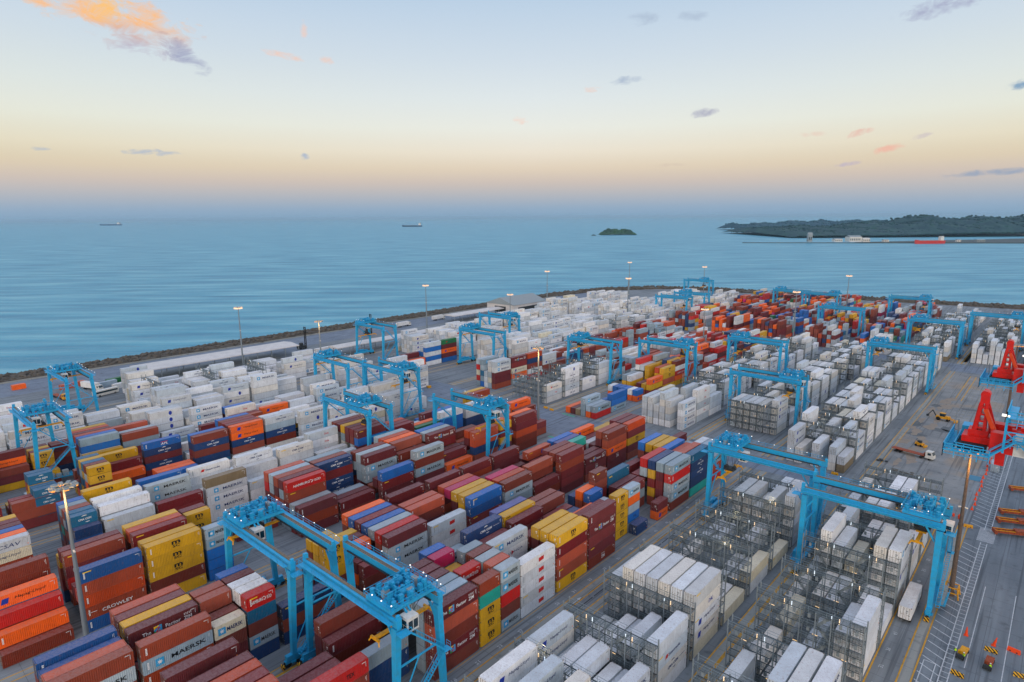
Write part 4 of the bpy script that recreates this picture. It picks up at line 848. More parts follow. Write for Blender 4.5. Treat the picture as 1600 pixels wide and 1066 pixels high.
    sp = MB(); sp.box(-.35, .35, -6.0, 6.0, zs, zs + .45); sp.box(-1.15, 1.15, -6.15, -5.75, zs - .1, zs + .3); sp.box(-1.15, 1.15, 5.75, 6.15, zs - .1, zs + .3); sp.box(-1.0, 1.0, -1.4, 1.4, zs + .45, zs + .8)
    for sx in (-1, 1):
        for sy in (-1, 1): sp.bar((sx * 1.1, sy * 6.0, zs), (sx * 1.45, sy * 6.25, zs - .7), .22)
    so = sp.obj('spreader', M['yellow'], to)
    hb = MB(); hb.box(-1.5, 1.5, -1.1, 1.1, zs + .8, zs + 1.5); hb.cyl((-1.2, -.6, zs + 1.6), (-1.2, .6, zs + 1.6), .5); hb.cyl((1.2, -.6, zs + 1.6), (1.2, .6, zs + 1.6), .5); hb.obj('head_block', M['dark'], so)
    rp = MB()
    for sx in (-1, 1):
        for sy in (-1, 1): rp.bar((sx * 1.3, sy * .6, zs + 1.6), (sx * 2.4, sy * 2.9, Z - .2), .07); rp.bar((sx * 1.1, sy * .3, zs + 1.6), (sx * 1.2, sy * 2.4, Z + .6), .07)
    rp.obj('hoist_rope', M['dark'], so)
    return root
hz = bpy.data.materials.new('hazard_stripes'); hz.use_nodes = True; _t = hz.node_tree
_w = _t.nodes.new('ShaderNodeTexWave'); _w.bands_direction = 'DIAGONAL'; _w.inputs['Scale'].default_value = .8; _r = _t.nodes.new('ShaderNodeValToRGB'); _r.color_ramp.interpolation = 'CONSTANT'
_r.color_ramp.elements[0].color = hx('1a1a18'); _r.color_ramp.elements[1].color = hx('e8b010'); _r.color_ramp.elements[1].position = .5
_c = _t.nodes.new('ShaderNodeTexCoord'); _t.links.new(_c.outputs['Object'], _w.inputs[0]); _t.links.new(_w.outputs[0], _r.inputs[0]); _t.links.new(_r.outputs[0], _t.nodes['Principled BSDF'].inputs[0]); M['hazard'] = hz
CR = make_crane()
# x of the right leg, y of the centre, where along the girders the trolley stands (0 left .. 1 right), rope length factor, label
cranes = [(4.8, -46, .88, 'nearest light-blue gantry crane, its cab over its right leg'),
          (-25.1, -48.5, .12, 'light-blue gantry crane with trolley at its left end beside nearest crane'),
          (38.0, 65, .10, 'light-blue gantry crane straddling the front reefer racks, trolley left'),
          (67.8, 53, .90, 'light-blue gantry crane over the right-hand reefer racks beside the lamp mast'),
          (-63, 47, .90, 'light-blue gantry crane over the coloured stacks near the crossroad mast'),
          (-95, 20, .72, 'light-blue gantry crane beside the seven-ended maroon stack'),
          (-161.5, 56, .12, 'light-blue gantry crane among white boxes, trolley left, facing another'),
          (-131, 63, .88, 'light-blue gantry crane among white boxes, cab right, by the empty crossroad'),
          (-231, -37, .35, 'light-blue gantry crane at far left in front of parked bus'),
          (-168, -61, .5, 'light-blue gantry crane cut by the left picture edge'),
          (5.0, 158, .88, 'light-blue gantry crane straddling the rack block past the wide road'),
          (-27.5, 232, .12, 'light-blue gantry crane with lamps lit, behind the rack block crane'),
          (35.0, 262, .10, 'light-blue gantry crane beside the patched construction ground'),
          (35, 366, .16, 'light-blue gantry crane at the start of far reefer racks'),
          (62.5, 418, .92, 'light-blue gantry crane at right edge above the far racks'),
          (-95, 174, .12, 'light-blue gantry crane over tall white reefer stacks past crossroad'),
          (-61.5, 194, .88, 'light-blue gantry crane over yellow and orange stacks past crossroad'),
          (-231, 128, .12, 'light-blue gantry crane parked empty beside the long white roof'),
          (-163.5, 156, .12, 'light-blue gantry crane at the green and blue container corner'),
          (-196, 206, .90, 'light-blue gantry crane behind the crane at the green container corner'),
          (-152, 375, .90, 'light-blue gantry crane nearer of two pale far ones before the sea'),
          (-152, 408, .3, 'light-blue gantry crane farther of two pale ones before the sea'),
          (-198, 518, .75, 'light-blue gantry crane farthest away, outlined against the sea'),
          (-91, 480, .12, 'light-blue gantry crane left of the far joined pair'),
          (-64, 474, .90, 'light-blue gantry crane right of the far joined pair'),
          (0, 488, .90, 'light-blue gantry crane at far right end of coloured stacks'),
          (-27, 392, .2, 'light-blue gantry crane in the middle of the far coloured stacks')]
cr_all = [CR] + [copy_tree(CR) for _ in cranes[1:]]
for i, (o, (x, y, t_, lb)) in enumerate(zip(cr_all, cranes)):
    o.location = (x, y, 0.02)
    tag(o, lb, 'gantry crane', 'gantry cranes straddling the container blocks')
    for ch in o.children:
        if ch.name.startswith('trolley') and i != 0:
            for c2 in ch.children:
                if c2.name.startswith('spreader'): c2.location.z = 2.2 if i in (1, 8, 18, 6, 24) else -1.5 * (i % 3)
        if ch.name.startswith('trolley'): ch.location.x = -28 + 28 * t_ + (1.2 if t_ < .3 else (-1.0 if t_ > .7 else 0))
# ------------------------------------------------------------------ reefer racks
def make_rack(levels=4):
    root = empty('reefer_rack'); W = 20.0; D = 2.0; Ht = 12.0
    p = MB()
    for k in range(8):
        x = -W / 2 + k * W / 7
        for y in (0, D): p.bar((x, y, 0), (x, y, Ht + (1.1 if k in (0, 7) else 0)), .2)
        for z in (2.9, 5.8, 8.7, 11.6): p.bar((x, 0, z), (x, D, z), .14)
    p.obj('frame', M['steel'], root)
    for z in (2.9, 5.8, 8.7, 11.6):
        d = MB(); [d.box(-W / 2, W / 2, .2 + .3 * k, .3 + .3 * k, z + .09, z + .13) for k in range(6)]; [d.box(-W / 2 + k, -W / 2 + k + .08, .06, D - .06, z + .04, z + .088) for k in range(0, 20, 2)]; d.box(-W / 2, W / 2, -.05, .05, z - .08, z + .10); d.box(-W / 2, W / 2, D - .05, D + .05, z - .08, z + .10); do = d.obj('deck', M['deck'], root)
        r = MB(); r.railing([(-W / 2, 0, z + .14), (W / 2, 0, z + .14)], 1.1, 2.86, .05); r.railing([(-W / 2, D, z + .14), (W / 2, D, z + .14)], 1.1, 2.86, .05); r.obj('railing', M['rail'], do)
    b = MB()
    for x0 in (-5.7, 2.86):
        for k, z in enumerate((0, 2.9, 5.8, 8.7)):
            sg = 1 if k % 2 else -1; b.bar((x0 - sg * 1.3, 1.0, z + .1), (x0 + sg * 1.3, 1.0, z + 3.0), .1, .5); b.railing([(x0 - sg * 1.3, .7, z + .1), (x0 + sg * 1.3, .7, z + 3.0)], 1.0, 1.2, .05)
    b.obj('stair', M['steel'], root)
    bx = MB()
    for k in range(7):
        x = -W / 2 + (k + .5) * W / 7
        for z in (0, 2.9, 5.8, 8.7): bx.cb(x, 1.0, z + 1.6, .5, .35, .8)
    bx.obj('socket_box', M['grey'], root)
    for x, mt in ((-4.6, 'tubey'), (-3.2, 'tubew'), (4.2, 'tubew'), (5.6, 'tubey')):
        l = MB(); l.bar((x, .2, 11.3), (x, .2, 12.4), .13); l.obj('tube_lamp', M[mt], root)
    lo = MB()
    for x, z in ((-7, 9.9), (1.5, 7.0), (7, 4.1), (-2, 4.1)): lo.bar((x - .5, .4, z), (x + .5, .4, z), .08)
    lo.obj('deck_lamp', M['tubey'], root)
    return root
RK = make_rack(); first = [True]
def place_rack(xr, y, label):
    o = RK if first[0] else copy_tree(RK); first[0] = False
    o.location = (xr - 10.0, y, .02); tag(o, label, 'reefer rack', 'steel racks for refrigerated containers')
_ord = lambda k: ORD[k + 1]
for k in range(9): place_rack(34.85, -31.9 - 14.65 + k * 14.65 + (0), f'grey steel stair rack, {_ord(k)} from the front in the left front rack block')
for k in range(10): place_rack(61.85, -30.5 + k * 14.6, f'grey steel stair rack, {_ord(k)} from the front in the right-hand rack block')
for k in range(12): place_rack(.15, 143.4 + k * 14.65, f'grey steel stair rack, {_ord(k)} past the wide road in the middle rack block')
for k in range(14): place_rack(31.65, 119.3 + (k + 1) * 14.65, f'grey steel stair rack, {_ord(k)} along the block beside the construction ground')
for k in range(10): place_rack(-32.85, 167.9 + k * 14.65, f'grey steel stair rack, {_ord(k)} in the block left of the middle rack block')
for k in range(5): place_rack(-98.85, 117.4 + k * 14.65, f'grey steel stair rack, {_ord(k)} beyond the crossroad behind the crossroad mast')
for k in range(10): place_rack(31.65, 344 + (k + 1) * 14.65, f'grey steel stair rack, {_ord(k)} in the far left rack block beyond the second road')
for k in range(10): place_rack(62.15, 350 + (k + 1) * 14.65, f'grey steel stair rack, {_ord(k)} in the far right rack block beyond the second road')
for k in range(3): place_rack(-234, -6 + k * 26, f'grey steel stair rack, {_ord(k)} near the long white roof by the sea')
for k in range(3): place_rack(-166, 330 - k * 20, f'grey steel stair rack, {_ord(k)} from far road among distant white stacks')
# ------------------------------------------------------------------ lamp masts
def make_mast(weathered=False, h=36.0, far=False):
    root = empty('lamp_mast'); pm = M['polew'] if weathered else M['pole']
    p = MB(); p.cyl((0, 0, 0), (0, 0, h * .5), .55, .42, 14); p.cyl((0, 0, h * .5), (0, 0, h), .40, .22, 14); p.cyl((0, 0, 0), (0, 0, .9), .75, .75, 14); p.cyl((0, 0, h * .5 - .3), (0, 0, h * .5 + .3), .5, .5, 14); p.obj('pole', pm, root)
    c = MB()
    for k in range(12):
        a, b_ = 2 * math.pi * k / 12, 2 * math.pi * (k + 1) / 12; c.bar((1.5 * math.cos(a), 1.5 * math.sin(a), h), (1.5 * math.cos(b_), 1.5 * math.sin(b_), h), .14)
        if k % 3 == 0: c.bar((0, 0, h), (1.5 * math.cos(a), 1.5 * math.sin(a), h), .14)
    co = c.obj('lamp_ring', M['pole'], root)
    for k in range(10):
        a = 2 * math.pi * k / 10; x, y = math.cos(a), math.sin(a)
        f = MB(); f.bar((1.4 * x, 1.4 * y, h + .1), (2.5 * x, 2.5 * y, h + .25), .75, .3); fo = f.obj('floodlight', M['grey'], co)
        g = MB(); g.bar((1.6 * x, 1.6 * y, h - .2), (2.4 * x, 2.4 * y, h - .06), .8, .12 if not far else .9); g.obj('lens', M['lampp'] if far else (M['lampo'] if k in (0, 2, 3, 5, 7, 8) or weathered else M['glass']), fo)
    c = MB(); c.box(-.25, .25, -.25, .25, h * .62, h * .62 + .5); c.cyl((.3, 0, h * .62), (.9, 0, h * .62 - .2), .18); c.cyl((-.3, 0, h * .62), (-.9, 0, h * .62 - .2), .18); c.obj('camera_cluster', M['white'], root)
    return root
MA = make_mast(); MW = make_mast(True); MF = make_mast(False, 36.0, True); mats_used = [0]
MAST = [(-62.3, -80.2, MA, 'tall grey lamp mast standing at front left by the brick-red stacks'),
        (70.3, 60.5, MW, 'weathered brown lamp mast with yellow guard frame on the hatched road'),
        (-76, 85.5, MA, 'grey lamp mast standing at the corner of the empty crossroad'),
        (-289.0, 61, MF, 'pale lamp mast rising behind the long white canopy at left'),
        (-239.8, 84.8, MA, 'short orange-lit lamp mast beside the empty crane by the sea'),
        (-297.9, 215.4, MF, 'lamp mast beside the long white roof, lamp above the seawall'),
        (-239.5, 250.2, MF, 'short lamp mast right in front of the grey gabled barn'),
        (-303.6, 376.2, MF, 'lamp mast near the bend of the rock seawall'),
        (-202.9, 362.2, MF, 'nearer lamp mast of the two almost in line before the sea'),
        (-304.1, 530.5, MF, 'farther lamp mast of the two almost in line before the sea'),
        (-206.7, 519.0, MF, 'lamp mast behind the farthest crane against the sea'),
        (-63.7, 499.1, MF, 'lamp mast between the two far right cranes against the sea'),
        (-59.6, 348.7, MF, 'twin-lit lamp mast among the colourful far stacks'),
        (-90, 269.8, MF, 'shorter lamp mast left of the far stacks behind the lit crane'),
        (69.3, 213, MW, 'lamp mast at right edge beyond the farther red crane top')]
usedm = set()
for x, y, src, lb in MAST:
    if id(src) in usedm: o = copy_tree(src)
    else: o = src; usedm.add(id(src))
    o.location = (x, y, .02); o.scale.z = .83 if (x, y) in ((-239.8, 84.8), (-239.5, 250.2), (-90, 269.8)) else 1
    tag(o, lb, 'lamp mast', 'tall lamp masts around the yard')
def lamp_light(x, y, z, e, r=1.2):
    d = bpy.data.lights.new('mast_light', 'POINT'); d.energy = e; d.color = (1, .52, .16); d.shadow_soft_size = r
    o = bpy.data.objects.new('mast_light', d); C.objects.link(o); o.location = (x, y, z)
for x, y in ((-62.3, -80.2), (70.3, 60.5), (-76, 85.5)): lamp_light(x + 1.6, y - 1.6, 33.0, 2600)
lamp_light(-238, 83, 27.6, 2600)
for x, y in ((29, 57.5), (19, 13.5), (56, 31.5), (46, 46), (20, -30), (54, 2), (25, 42.5), (29, 27.5)):
    d = bpy.data.lights.new('rack_light', 'POINT'); d.energy = 170; d.color = (1, .7, .36); d.shadow_soft_size = .4
    o = bpy.data.objects.new('rack_light', d); C.objects.link(o); o.location = (x, y, 12.9)
# guard frame at the weathered mast
g = MB()
for dx in (-1.6, 1.6):
    for dy in (-1.6, 1.6): g.bar((dx, dy, 0), (dx * .75, dy * .75, 2.6), .22)
for a, b_ in (((-1, -1), (1, -1)), ((1, -1), (1, 1)), ((1, 1), (-1, 1)), ((-1, 1), (-1, -1))):
    for z, s_ in ((1.2, 1.4), (2.4, 1.25)): g.bar((a[0] * s_, a[1] * s_, z), (b_[0] * s_, b_[1] * s_, z), .2)
go = g.obj('guard_frame', M['yellow']); go.location = (70.3, 60.5, .02); tag(go, 'yellow steel guard frame round the foot of the weathered mast', 'guard frame')
# ------------------------------------------------------------------ ground, roads and markings
def ground_mat(name, a, b, sc, rough=.85, streak=False, spec=.3, cc=None):
    m_ = bpy.data.materials.new(name); m_.use_nodes = True; t = m_.node_tree; l = t.links.new; bs = t.nodes['Principled BSDF']; bs.inputs['Roughness'].default_value = rough; bs.inputs['Specular IOR Level'].default_value = spec
    c = t.nodes.new('ShaderNodeTexCoord'); n1 = t.nodes.new('ShaderNodeTexNoise'); n1.inputs['Scale'].default_value = sc; n1.inputs['Detail'].default_value = 9; n1.inputs['Roughness'].default_value = .62; l(c.outputs['Object'], n1.inputs[0])
    mp_ = t.nodes.new('ShaderNodeMapping'); mp_.inputs['Scale'].default_value = (1, .06, 1) if streak else (1, 1, 1); l(c.outputs['Object'], mp_.inputs[0])
    n2 = t.nodes.new('ShaderNodeTexNoise'); n2.inputs['Scale'].default_value = .45 if streak else sc * 6; n2.inputs['Detail'].default_value = 6; l(mp_.outputs[0], n2.inputs[0])
    ad = t.nodes.new('ShaderNodeMath'); ad.operation = 'ADD'; l(n1.outputs[0], ad.inputs[0]); l(n2.outputs[0], ad.inputs[1])
    mr = t.nodes.new('ShaderNodeMapRange'); mr.inputs[1].default_value = .72; mr.inputs[2].default_value = 1.28; l(ad.outputs[0], mr.inputs[0])
    mx = t.nodes.new('ShaderNodeMix'); mx.data_type = 'RGBA'; mx.inputs[6].default_value = a; mx.inputs[7].default_value = b; l(mr.outputs[0], mx.inputs[0]); res = mx.outputs[2]
    if cc:
        n3 = t.nodes.new('ShaderNodeTexNoise'); n3.inputs['Scale'].default_value = .05; n3.inputs['Detail'].default_value = 8; n3.inputs['Distortion'].default_value = .6; l(c.outputs['Object'], n3.inputs[0])
        r3 = t.nodes.new('ShaderNodeValToRGB'); r3.color_ramp.elements[0].position = .55; r3.color_ramp.elements[1].position = .68; l(n3.outputs[0], r3.inputs[0])
        m3 = t.nodes.new('ShaderNodeMix'); m3.data_type = 'RGBA'; l(r3.outputs[0], m3.inputs[0]); l(res, m3.inputs[6]); m3.inputs[7].default_value = cc; res = m3.outputs[2]
    if name not in ('patch',):
        mp4 = t.nodes.new('ShaderNodeMapping'); mp4.inputs['Scale'].default_value = (1, .02, 1); l(c.outputs['Object'], mp4.inputs[0])
        n4 = t.nodes.new('ShaderNodeTexNoise'); n4.inputs['Scale'].default_value = 1.1; n4.inputs['Detail'].default_value = 3; l(mp4.outputs[0], n4.inputs[0])
        r4 = t.nodes.new('ShaderNodeValToRGB'); r4.color_ramp.elements[0].position = .54; r4.color_ramp.elements[1].position = .66; l(n4.outputs[0], r4.inputs[0])
        br = t.nodes.new('ShaderNodeTexBrick'); br.inputs['Scale'].default_value = 1; br.inputs['Brick Width'].default_value = 6.5; br.inputs['Row Height'].default_value = 6.5; br.inputs['Mortar Size'].default_value = .05; br.offset = 0; br.inputs['Color1'].default_value = (0, 0, 0, 1); br.inputs['Color2'].default_value = (0, 0, 0, 1); br.inputs['Mortar'].default_value = (1, 1, 1, 1); l(c.outputs['Object'], br.inputs[0])
        n5 = t.nodes.new('ShaderNodeTexNoise'); n5.inputs['Scale'].default_value = .35; n5.inputs['Detail'].default_value = 8; l(c.outputs['Object'], n5.inputs[0]); r5 = t.nodes.new('ShaderNodeValToRGB'); r5.color_ramp.elements[0].position = .58; r5.color_ramp.elements[1].position = .74; l(n5.outputs[0], r5.inputs[0])
        a1 = t.nodes.new('ShaderNodeMath'); a1.operation = 'MAXIMUM'; l(r4.outputs[0], a1.inputs[0]); l(br.outputs['Color'], a1.inputs[1]); a2 = t.nodes.new('ShaderNodeMath'); a2.operation = 'MAXIMUM'; l(a1.outputs[0], a2.inputs[0]); l(r5.outputs[0], a2.inputs[1]); a3 = t.nodes.new('ShaderNodeMath'); a3.operation = 'MULTIPLY'; l(a2.outputs[0], a3.inputs[0]); a3.inputs[1].default_value = .5
        m4 = t.nodes.new('ShaderNodeMix'); m4.data_type = 'RGBA'; l(a3.outputs[0], m4.inputs[0]); l(res, m4.inputs[6]); m4.inputs[7].default_value = hx('3a4046'); res = m4.outputs[2]
    l(res, bs.inputs['Base Color']); return m_
M['asphalt'] = ground_mat('asphalt', hx('666e74'), hx('8d959a'), .02, streak=True)
M['lane'] = ground_mat('lane_asphalt', hx('626d76'), hx('7f8a92'), .03, streak=True)
M['road'] = ground_mat('road_asphalt', hx('6a7686'), hx('808c9a'), .03)
M['dirt'] = ground_mat('site_ground', hx('72777a'), hx('969897'), .02, cc=hx('9a8c7c'))
M['conc'] = ground_mat('runway_concrete', hx('808888'), hx('9c9f9b'), .05, streak=True)
M['groove'] = mat('groove_dark', hx('20262a'), .8)
M['mk_y'] = mat('road_paint_yellow', hx('cf9a22'), .7, noise=(.8, .6, hx('75684a')))
M['mk_w'] = mat('road_paint_white', hx('c4ccd2'), .7, noise=(1.0, .5, hx('808a90')))
M['mk_g'] = mat('road_paint_green', hx('4ba08a'), .7, noise=(1.0, .5, hx('5b7a78')))
land = [(-352, -400), (-352, 455), (-346, 500), (-330, 545), (-300, 590), (-250, 612), (-120, 622), (0, 640), (70, 650), (140, 650), (140, -400)]
def slab(name, pts, z0, z1, mt, kind='structure', lab=None):
    b = MB(); n = len(pts); b.v = [(x, y, z0) for x, y in pts] + [(x, y, z1) for x, y in pts]
    b.f = [tuple(reversed(range(n))), tuple(range(n, 2 * n))] + [(k, (k + 1) % n, n + (k + 1) % n, n + k) for k in range(n)]; b.mi = [0] * len(b.f)
    o = b.obj(name, mt)
    bm = bmesh.new(); bm.from_mesh(o.data); bmesh.ops.recalc_face_normals(bm, faces=bm.faces[:]); bm.to_mesh(o.data); bm.free()
    tag(o, None, None, None, kind); return o
slab('ground', land, -4, 0, M['asphalt'])
def sheet(name, rects, z, mt):
    b = MB()
    for (x0, x1, y0, y1) in rects: b.quad((x0, y0, z), (x1, y0, z), (x1, y1, z), (x0, y1, z))
    o = b.obj(name, mt); tag(o, None, None, None, 'structure'); return o
sheet('road', [(-346, 140, -400, -120), (-55, 34, 106, 119), (-350, -55, 88, 113), (36, 140, 322, 342), (-200, 36, 331, 344)], .004, M['road'])
sheet('coast_road', [(-350, -316, -118, 520)], .006, M['road'])
sheet('site_ground', [(37.6, 66.2, 118, 318)], .008, M['dirt'])
sheet('quay_apron', [(68.8, 139, -300, 318)], .006, M['lane'])
# concrete runways for the crane wheels
RL = {0: (39.8, 67.8), 1: (10.0, 38.0), 2: (-23.4, 4.8), 3: (-53.4, -25.2), 4: (-91.2, -63.0), 5: (-123.2, -95), 6: (-159, -131), 7: (-190, -161.5), 8: (-224, -196), 9: (-259, -231)}
rw, gr, yl = [], [], []
for k, (a, b_) in RL.items():
    for x in (a, b_):
        for y0, y1 in (((-118, 105) if k < 3 else (-118, 87)), ((120, 320) if k < 3 and k > 0 else (114, 330) if k else (352, 500)), ((345, 560) if k > 1 else (345, 520))):
            if k == 0 and y0 == 120: continue
            rw.append((x - 1.0, x + 1.0, y0, y1)); yl += [(x - 1.2, x - .92, y0, y1), (x + .92, x + 1.2, y0, y1)]
for x in (5.6, 7.2):
    for k in range(26): gr.append((x, x + .22, -110 + k * 8.2, -110 + k * 8.2 + (6.2 if x < 7 else 7.6)))
sheet('crane_runway', rw, .012, M['conc'])
sheet('drain_groove', gr, .016, M['groove'])
sheet('yellow_lines', yl + [(61.95, 62.25, -100, 104), (-.9 + 1.3, -.75 + 1.3, -100, 104), (47.0, 47.4, 252, 312), (49.6, 50.0, 252, 312), (47, 50, 311.6, 312)], .020, M['mk_y'])
w = []
hat = MB()
for k in range(58):   # hatched strip beside the crane runway
    y = -6 + k * 3.0
    if 92 < y < 104: continue
    hat.quad((69.2, y + 1.9, .02), (69.2, y + 2.15, .02), (72.6, y + .25, .02), (72.6, y, .02))
for x in (72.7, 74.1):
    hat.quad((x - .09, -20, .021), (x + .09, -20, .021), (x + .09, 95, .021), (x - .09, 95, .021)); hat.quad((x - .09, 104, .021), (x + .09, 104, .021), (x + .09, 250, .021), (x - .09, 250, .021))
for k in range(140):
    y = -20 + k * 1.75
    if 94.6 < y < 104: continue
    hat.quad((72.8, y, .02), (74.0, y, .02), (74.0, y + .16, .02), (72.8, y + .16, .02))
for k in range(16): hat.quad((71.6, 96 + k * .62, .02), (75.4, 96 + k * .62, .02), (75.4, 96.3 + k * .62, .02), (71.6, 96.3 + k * .62, .02))
for x in (76.0, 81.8): hat.quad((x, 33, .02), (x + .16, 33, .02), (x + .16, 70, .02), (x, 70, .02))
for (x, y) in ((69.6, 26), (71.6, 26)): hat.quad((x, 8, .023), (x + .16, 8, .023), (x + .16, 30.5, .023), (x, 30.5, .023))
hat.quad((69.6, 30.5, .024), (71.8, 30.5, .024), (71.8, 30.66, .024), (69.6, 30.66, .024))
o = hat.obj('white_markings', M['mk_w']); tag(o, None, None, None, 'structure')
lm = MB()
for y in (-26, -2, 22): # lane arrows
    x = 3.2; lm.quad((x + 2.0, y, .024), (x + 2.15, y, .024), (x + 2.15, y + 3.2, .024), (x + 2.0, y + 3.2, .024)); i = len(lm.v); lm.v += [(x + 1.7, y + 3.2, .024), (x + 2.45, y + 3.2, .024), (x + 2.07, y + 4.6, .024)]; lm.f.append((i, i + 1, i + 2)); lm.mi.append(0)
for k in range(18):
    for (vs, fs) in (text_mesh(str(19 + 2 * k), 1.1, .8),):
        for xx in (2.6, 63.6):
            i = len(lm.v); yy = -36 + 6.54 * k; lm.v += [(xx + b_ * 1.0, yy + a, .024) for a, b_ in vs]; lm.f += [tuple(i + q_ for q_ in reversed(f_)) for f_ in fs]; lm.mi += [0] * len(fs)
o = lm.obj('lane_numbers', M['mk_w']); tag(o, None, None, None, 'structure')
gm = MB()
for x, y in ((-70, 84), (-84, 112), (52, 306), (56, 303)): gm.quad((x, y, .018), (x + 7, y - .6, .018), (x + 7.4, y + .8, .018), (x + .4, y + 1.4, .018))
o = gm.obj('green_markings', M['mk_g']); tag(o, None, None, None, 'structure')
# painted studs on the patched apron
sd = MB()
for i in range(9):
    for j in range(16): sd.quad((50.5 + i * 2.3, 222 + j * 5.4, .014), (51.4 + i * 2.3, 222 + j * 5.4, .014), (51.4 + i * 2.3, 222.5 + j * 5.4, .014), (50.5 + i * 2.3, 222.5 + j * 5.4, .014))
o = sd.obj('apron_marks', mat('stud_marks', hx('8c8266'), .8)); tag(o, None, None, None, 'structure')
# ------------------------------------------------------------------ sea
sm = bpy.data.materials.new('sea_water'); sm.use_nodes = True; t = sm.node_tree; l = t.links.new; bs = t.nodes['Principled BSDF']
bs.inputs['Roughness'].default_value = .38; bs.inputs['IOR'].default_value = 1.33; bs.inputs['Specular IOR Level'].default_value = .34
c = t.nodes.new('ShaderNodeTexCoord'); mp_ = t.nodes.new('ShaderNodeMapping'); mp_.inputs['Scale'].default_value = (.35, 1.6, 1); rot = t.nodes.new('ShaderNodeMapping'); rot.inputs['Rotation'].default_value = (0, 0, R(-43)); l(c.outputs['Object'], rot.inputs[0]); l(rot.outputs[0], mp_.inputs[0])
def nz_(s_, d_, src, dist=0):
    n_ = t.nodes.new('ShaderNodeTexNoise'); n_.inputs['Scale'].default_value = s_; n_.inputs['Detail'].default_value = d_; n_.inputs['Distortion'].default_value = dist; l(src, n_.inputs[0]); return n_.outputs[0]
mp2 = t.nodes.new('ShaderNodeMapping'); mp2.inputs['Scale'].default_value = (.26, 1.5, 1); l(rot.outputs[0], mp2.inputs[0])
na = nz_(.03, 13, mp2.outputs[0], .25); nb = nz_(.16, 6, mp_.outputs[0], .3); nc_ = nz_(.7, 4, mp_.outputs[0])
mr = t.nodes.new('ShaderNodeMapRange'); mr.inputs[1].default_value = .26; mr.inputs[2].default_value = .74; l(na, mr.inputs[0])
cr_ = t.nodes.new('ShaderNodeValToRGB'); e = cr_.color_ramp.elements; e[0].color = hx('1f7a9e'); e[1].color = hx('7cbecd'); e.new(.5).color = hx('4c9fb9'); l(mr.outputs[0], cr_.inputs[0]); l(cr_.outputs[0], bs.inputs['Base Color'])
ad = t.nodes.new('ShaderNodeMath'); ad.operation = 'MULTIPLY_ADD'; l(nb, ad.inputs[0]); ad.inputs[1].default_value = 3.6; l(nc_, ad.inputs[2])
ad2 = t.nodes.new('ShaderNodeMath'); ad2.operation = 'MULTIPLY_ADD'; l(na, ad2.inputs[0]); ad2.inputs[1].default_value = 8; l(ad.outputs[0], ad2.inputs[2])
bp = t.nodes.new('ShaderNodeBump'); bp.inputs['Strength'].default_value = .55; bp.inputs['Distance'].default_value = 1.1; l(ad2.outputs[0], bp.inputs['Height']); l(bp.outputs[0], bs.inputs['Normal'])
b = MB(); S = 58000
b.quad((-S, -S, -3.2), (S, -S, -3.2), (S, S, -3.2), (-S, S, -3.2)); o = b.obj('water', sm); tag(o, None, None, None, 'structure')
# ------------------------------------------------------------------ rock seawall
M['rock'] = mat('seawall_rock', hx('5d5850'), .9, noise=(.35, .8, hx('2f2d2a')), bump=(1.2, .6, .3))
ico = bmesh.new(); bmesh.ops.create_icosphere(ico, subdivisions=1, radius=1); iv = [v.co.copy() for v in ico.verts]; ifc = [tuple(v.index for v in f.verts) for f in ico.faces]; ico.free()
b = MB(); rk = random.Random(11)
edge = [(-352, -150), (-352, 455), (-346, 500), (-330, 545), (-300, 590), (-250, 612), (-120, 622), (0, 640), (70, 650)]
b.v = []
core = MB(); 
for (xa, ya), (xb, yb) in zip(edge, edge[1:]):
    a = Vector((xa, ya, 0)); bb = Vector((xb, yb, 0)); d = (bb - a).normalized(); nrm = Vector((-d.y, d.x, 0)); Ls = (bb - a).length; far = ya > 300
    core.quad(tuple(a + Vector((0, 0, 1.2)) - nrm * .5), tuple(a + nrm * 9 + Vector((0, 0, 2.4))), tuple(bb + nrm * 9 + Vector((0, 0, 2.4))), tuple(bb + Vector((0, 0, 1.2)) - nrm * .5))
    core.quad(tuple(a + nrm * 9 + Vector((0, 0, 2.4))), tuple(a + nrm * 33 + Vector((0, 0, -4))), tuple(bb + nrm * 33 + Vector((0, 0, -4))), tuple(bb + nrm * 9 + Vector((0, 0, 2.4))))
    core.quad(tuple(a - nrm * .5 + Vector((0, 0, 1.2))), tuple(bb - nrm * .5 + Vector((0, 0, 1.2))), tuple(bb - nrm * .5 + Vector((0, 0, 0))), tuple(a - nrm * .5))
    for k in range(int(Ls * (2.5 if far else 7.5))):
        s_ = rk.random(); w_ = rk.random() * 31; p_ = a + d * (s_ * Ls) + nrm * w_; z = 1.3 + w_ * .12 if w_ < 9 else 2.4 - (w_ - 9) * .26
        r_ = rk.uniform(.6, 1.9) * (1.5 if far else 1); i = len(b.v); sc = (rk.uniform(.7, 1.3) * r_, rk.uniform(.7, 1.3) * r_, rk.uniform(.5, .95) * r_); rz = rk.random() * 6.28
        for v in iv:
            q_ = v * (1 + rk.uniform(-.22, .22)); x_, y_ = q_.x * sc[0], q_.y * sc[1]; b.v.append((p_.x + x_ * math.cos(rz) - y_ * math.sin(rz), p_.y + x_ * math.sin(rz) + y_ * math.cos(rz), z + q_.z * sc[2]))
        for f in ifc: b.f.append((i + f[0], i + f[1], i + f[2])); b.mi.append(0)
i = len(b.v); b.v += core.v; b.f += [tuple(i + q_ for q_ in f) for f in core.f]; b.mi += core.mi
o = b.obj('seawall_rocks', M['rock']); tag(o, 'dark armour rocks heaped along the edge of the yard', 'rocks', None, 'stuff')
fm = MB()   # surf at the foot of the rocks
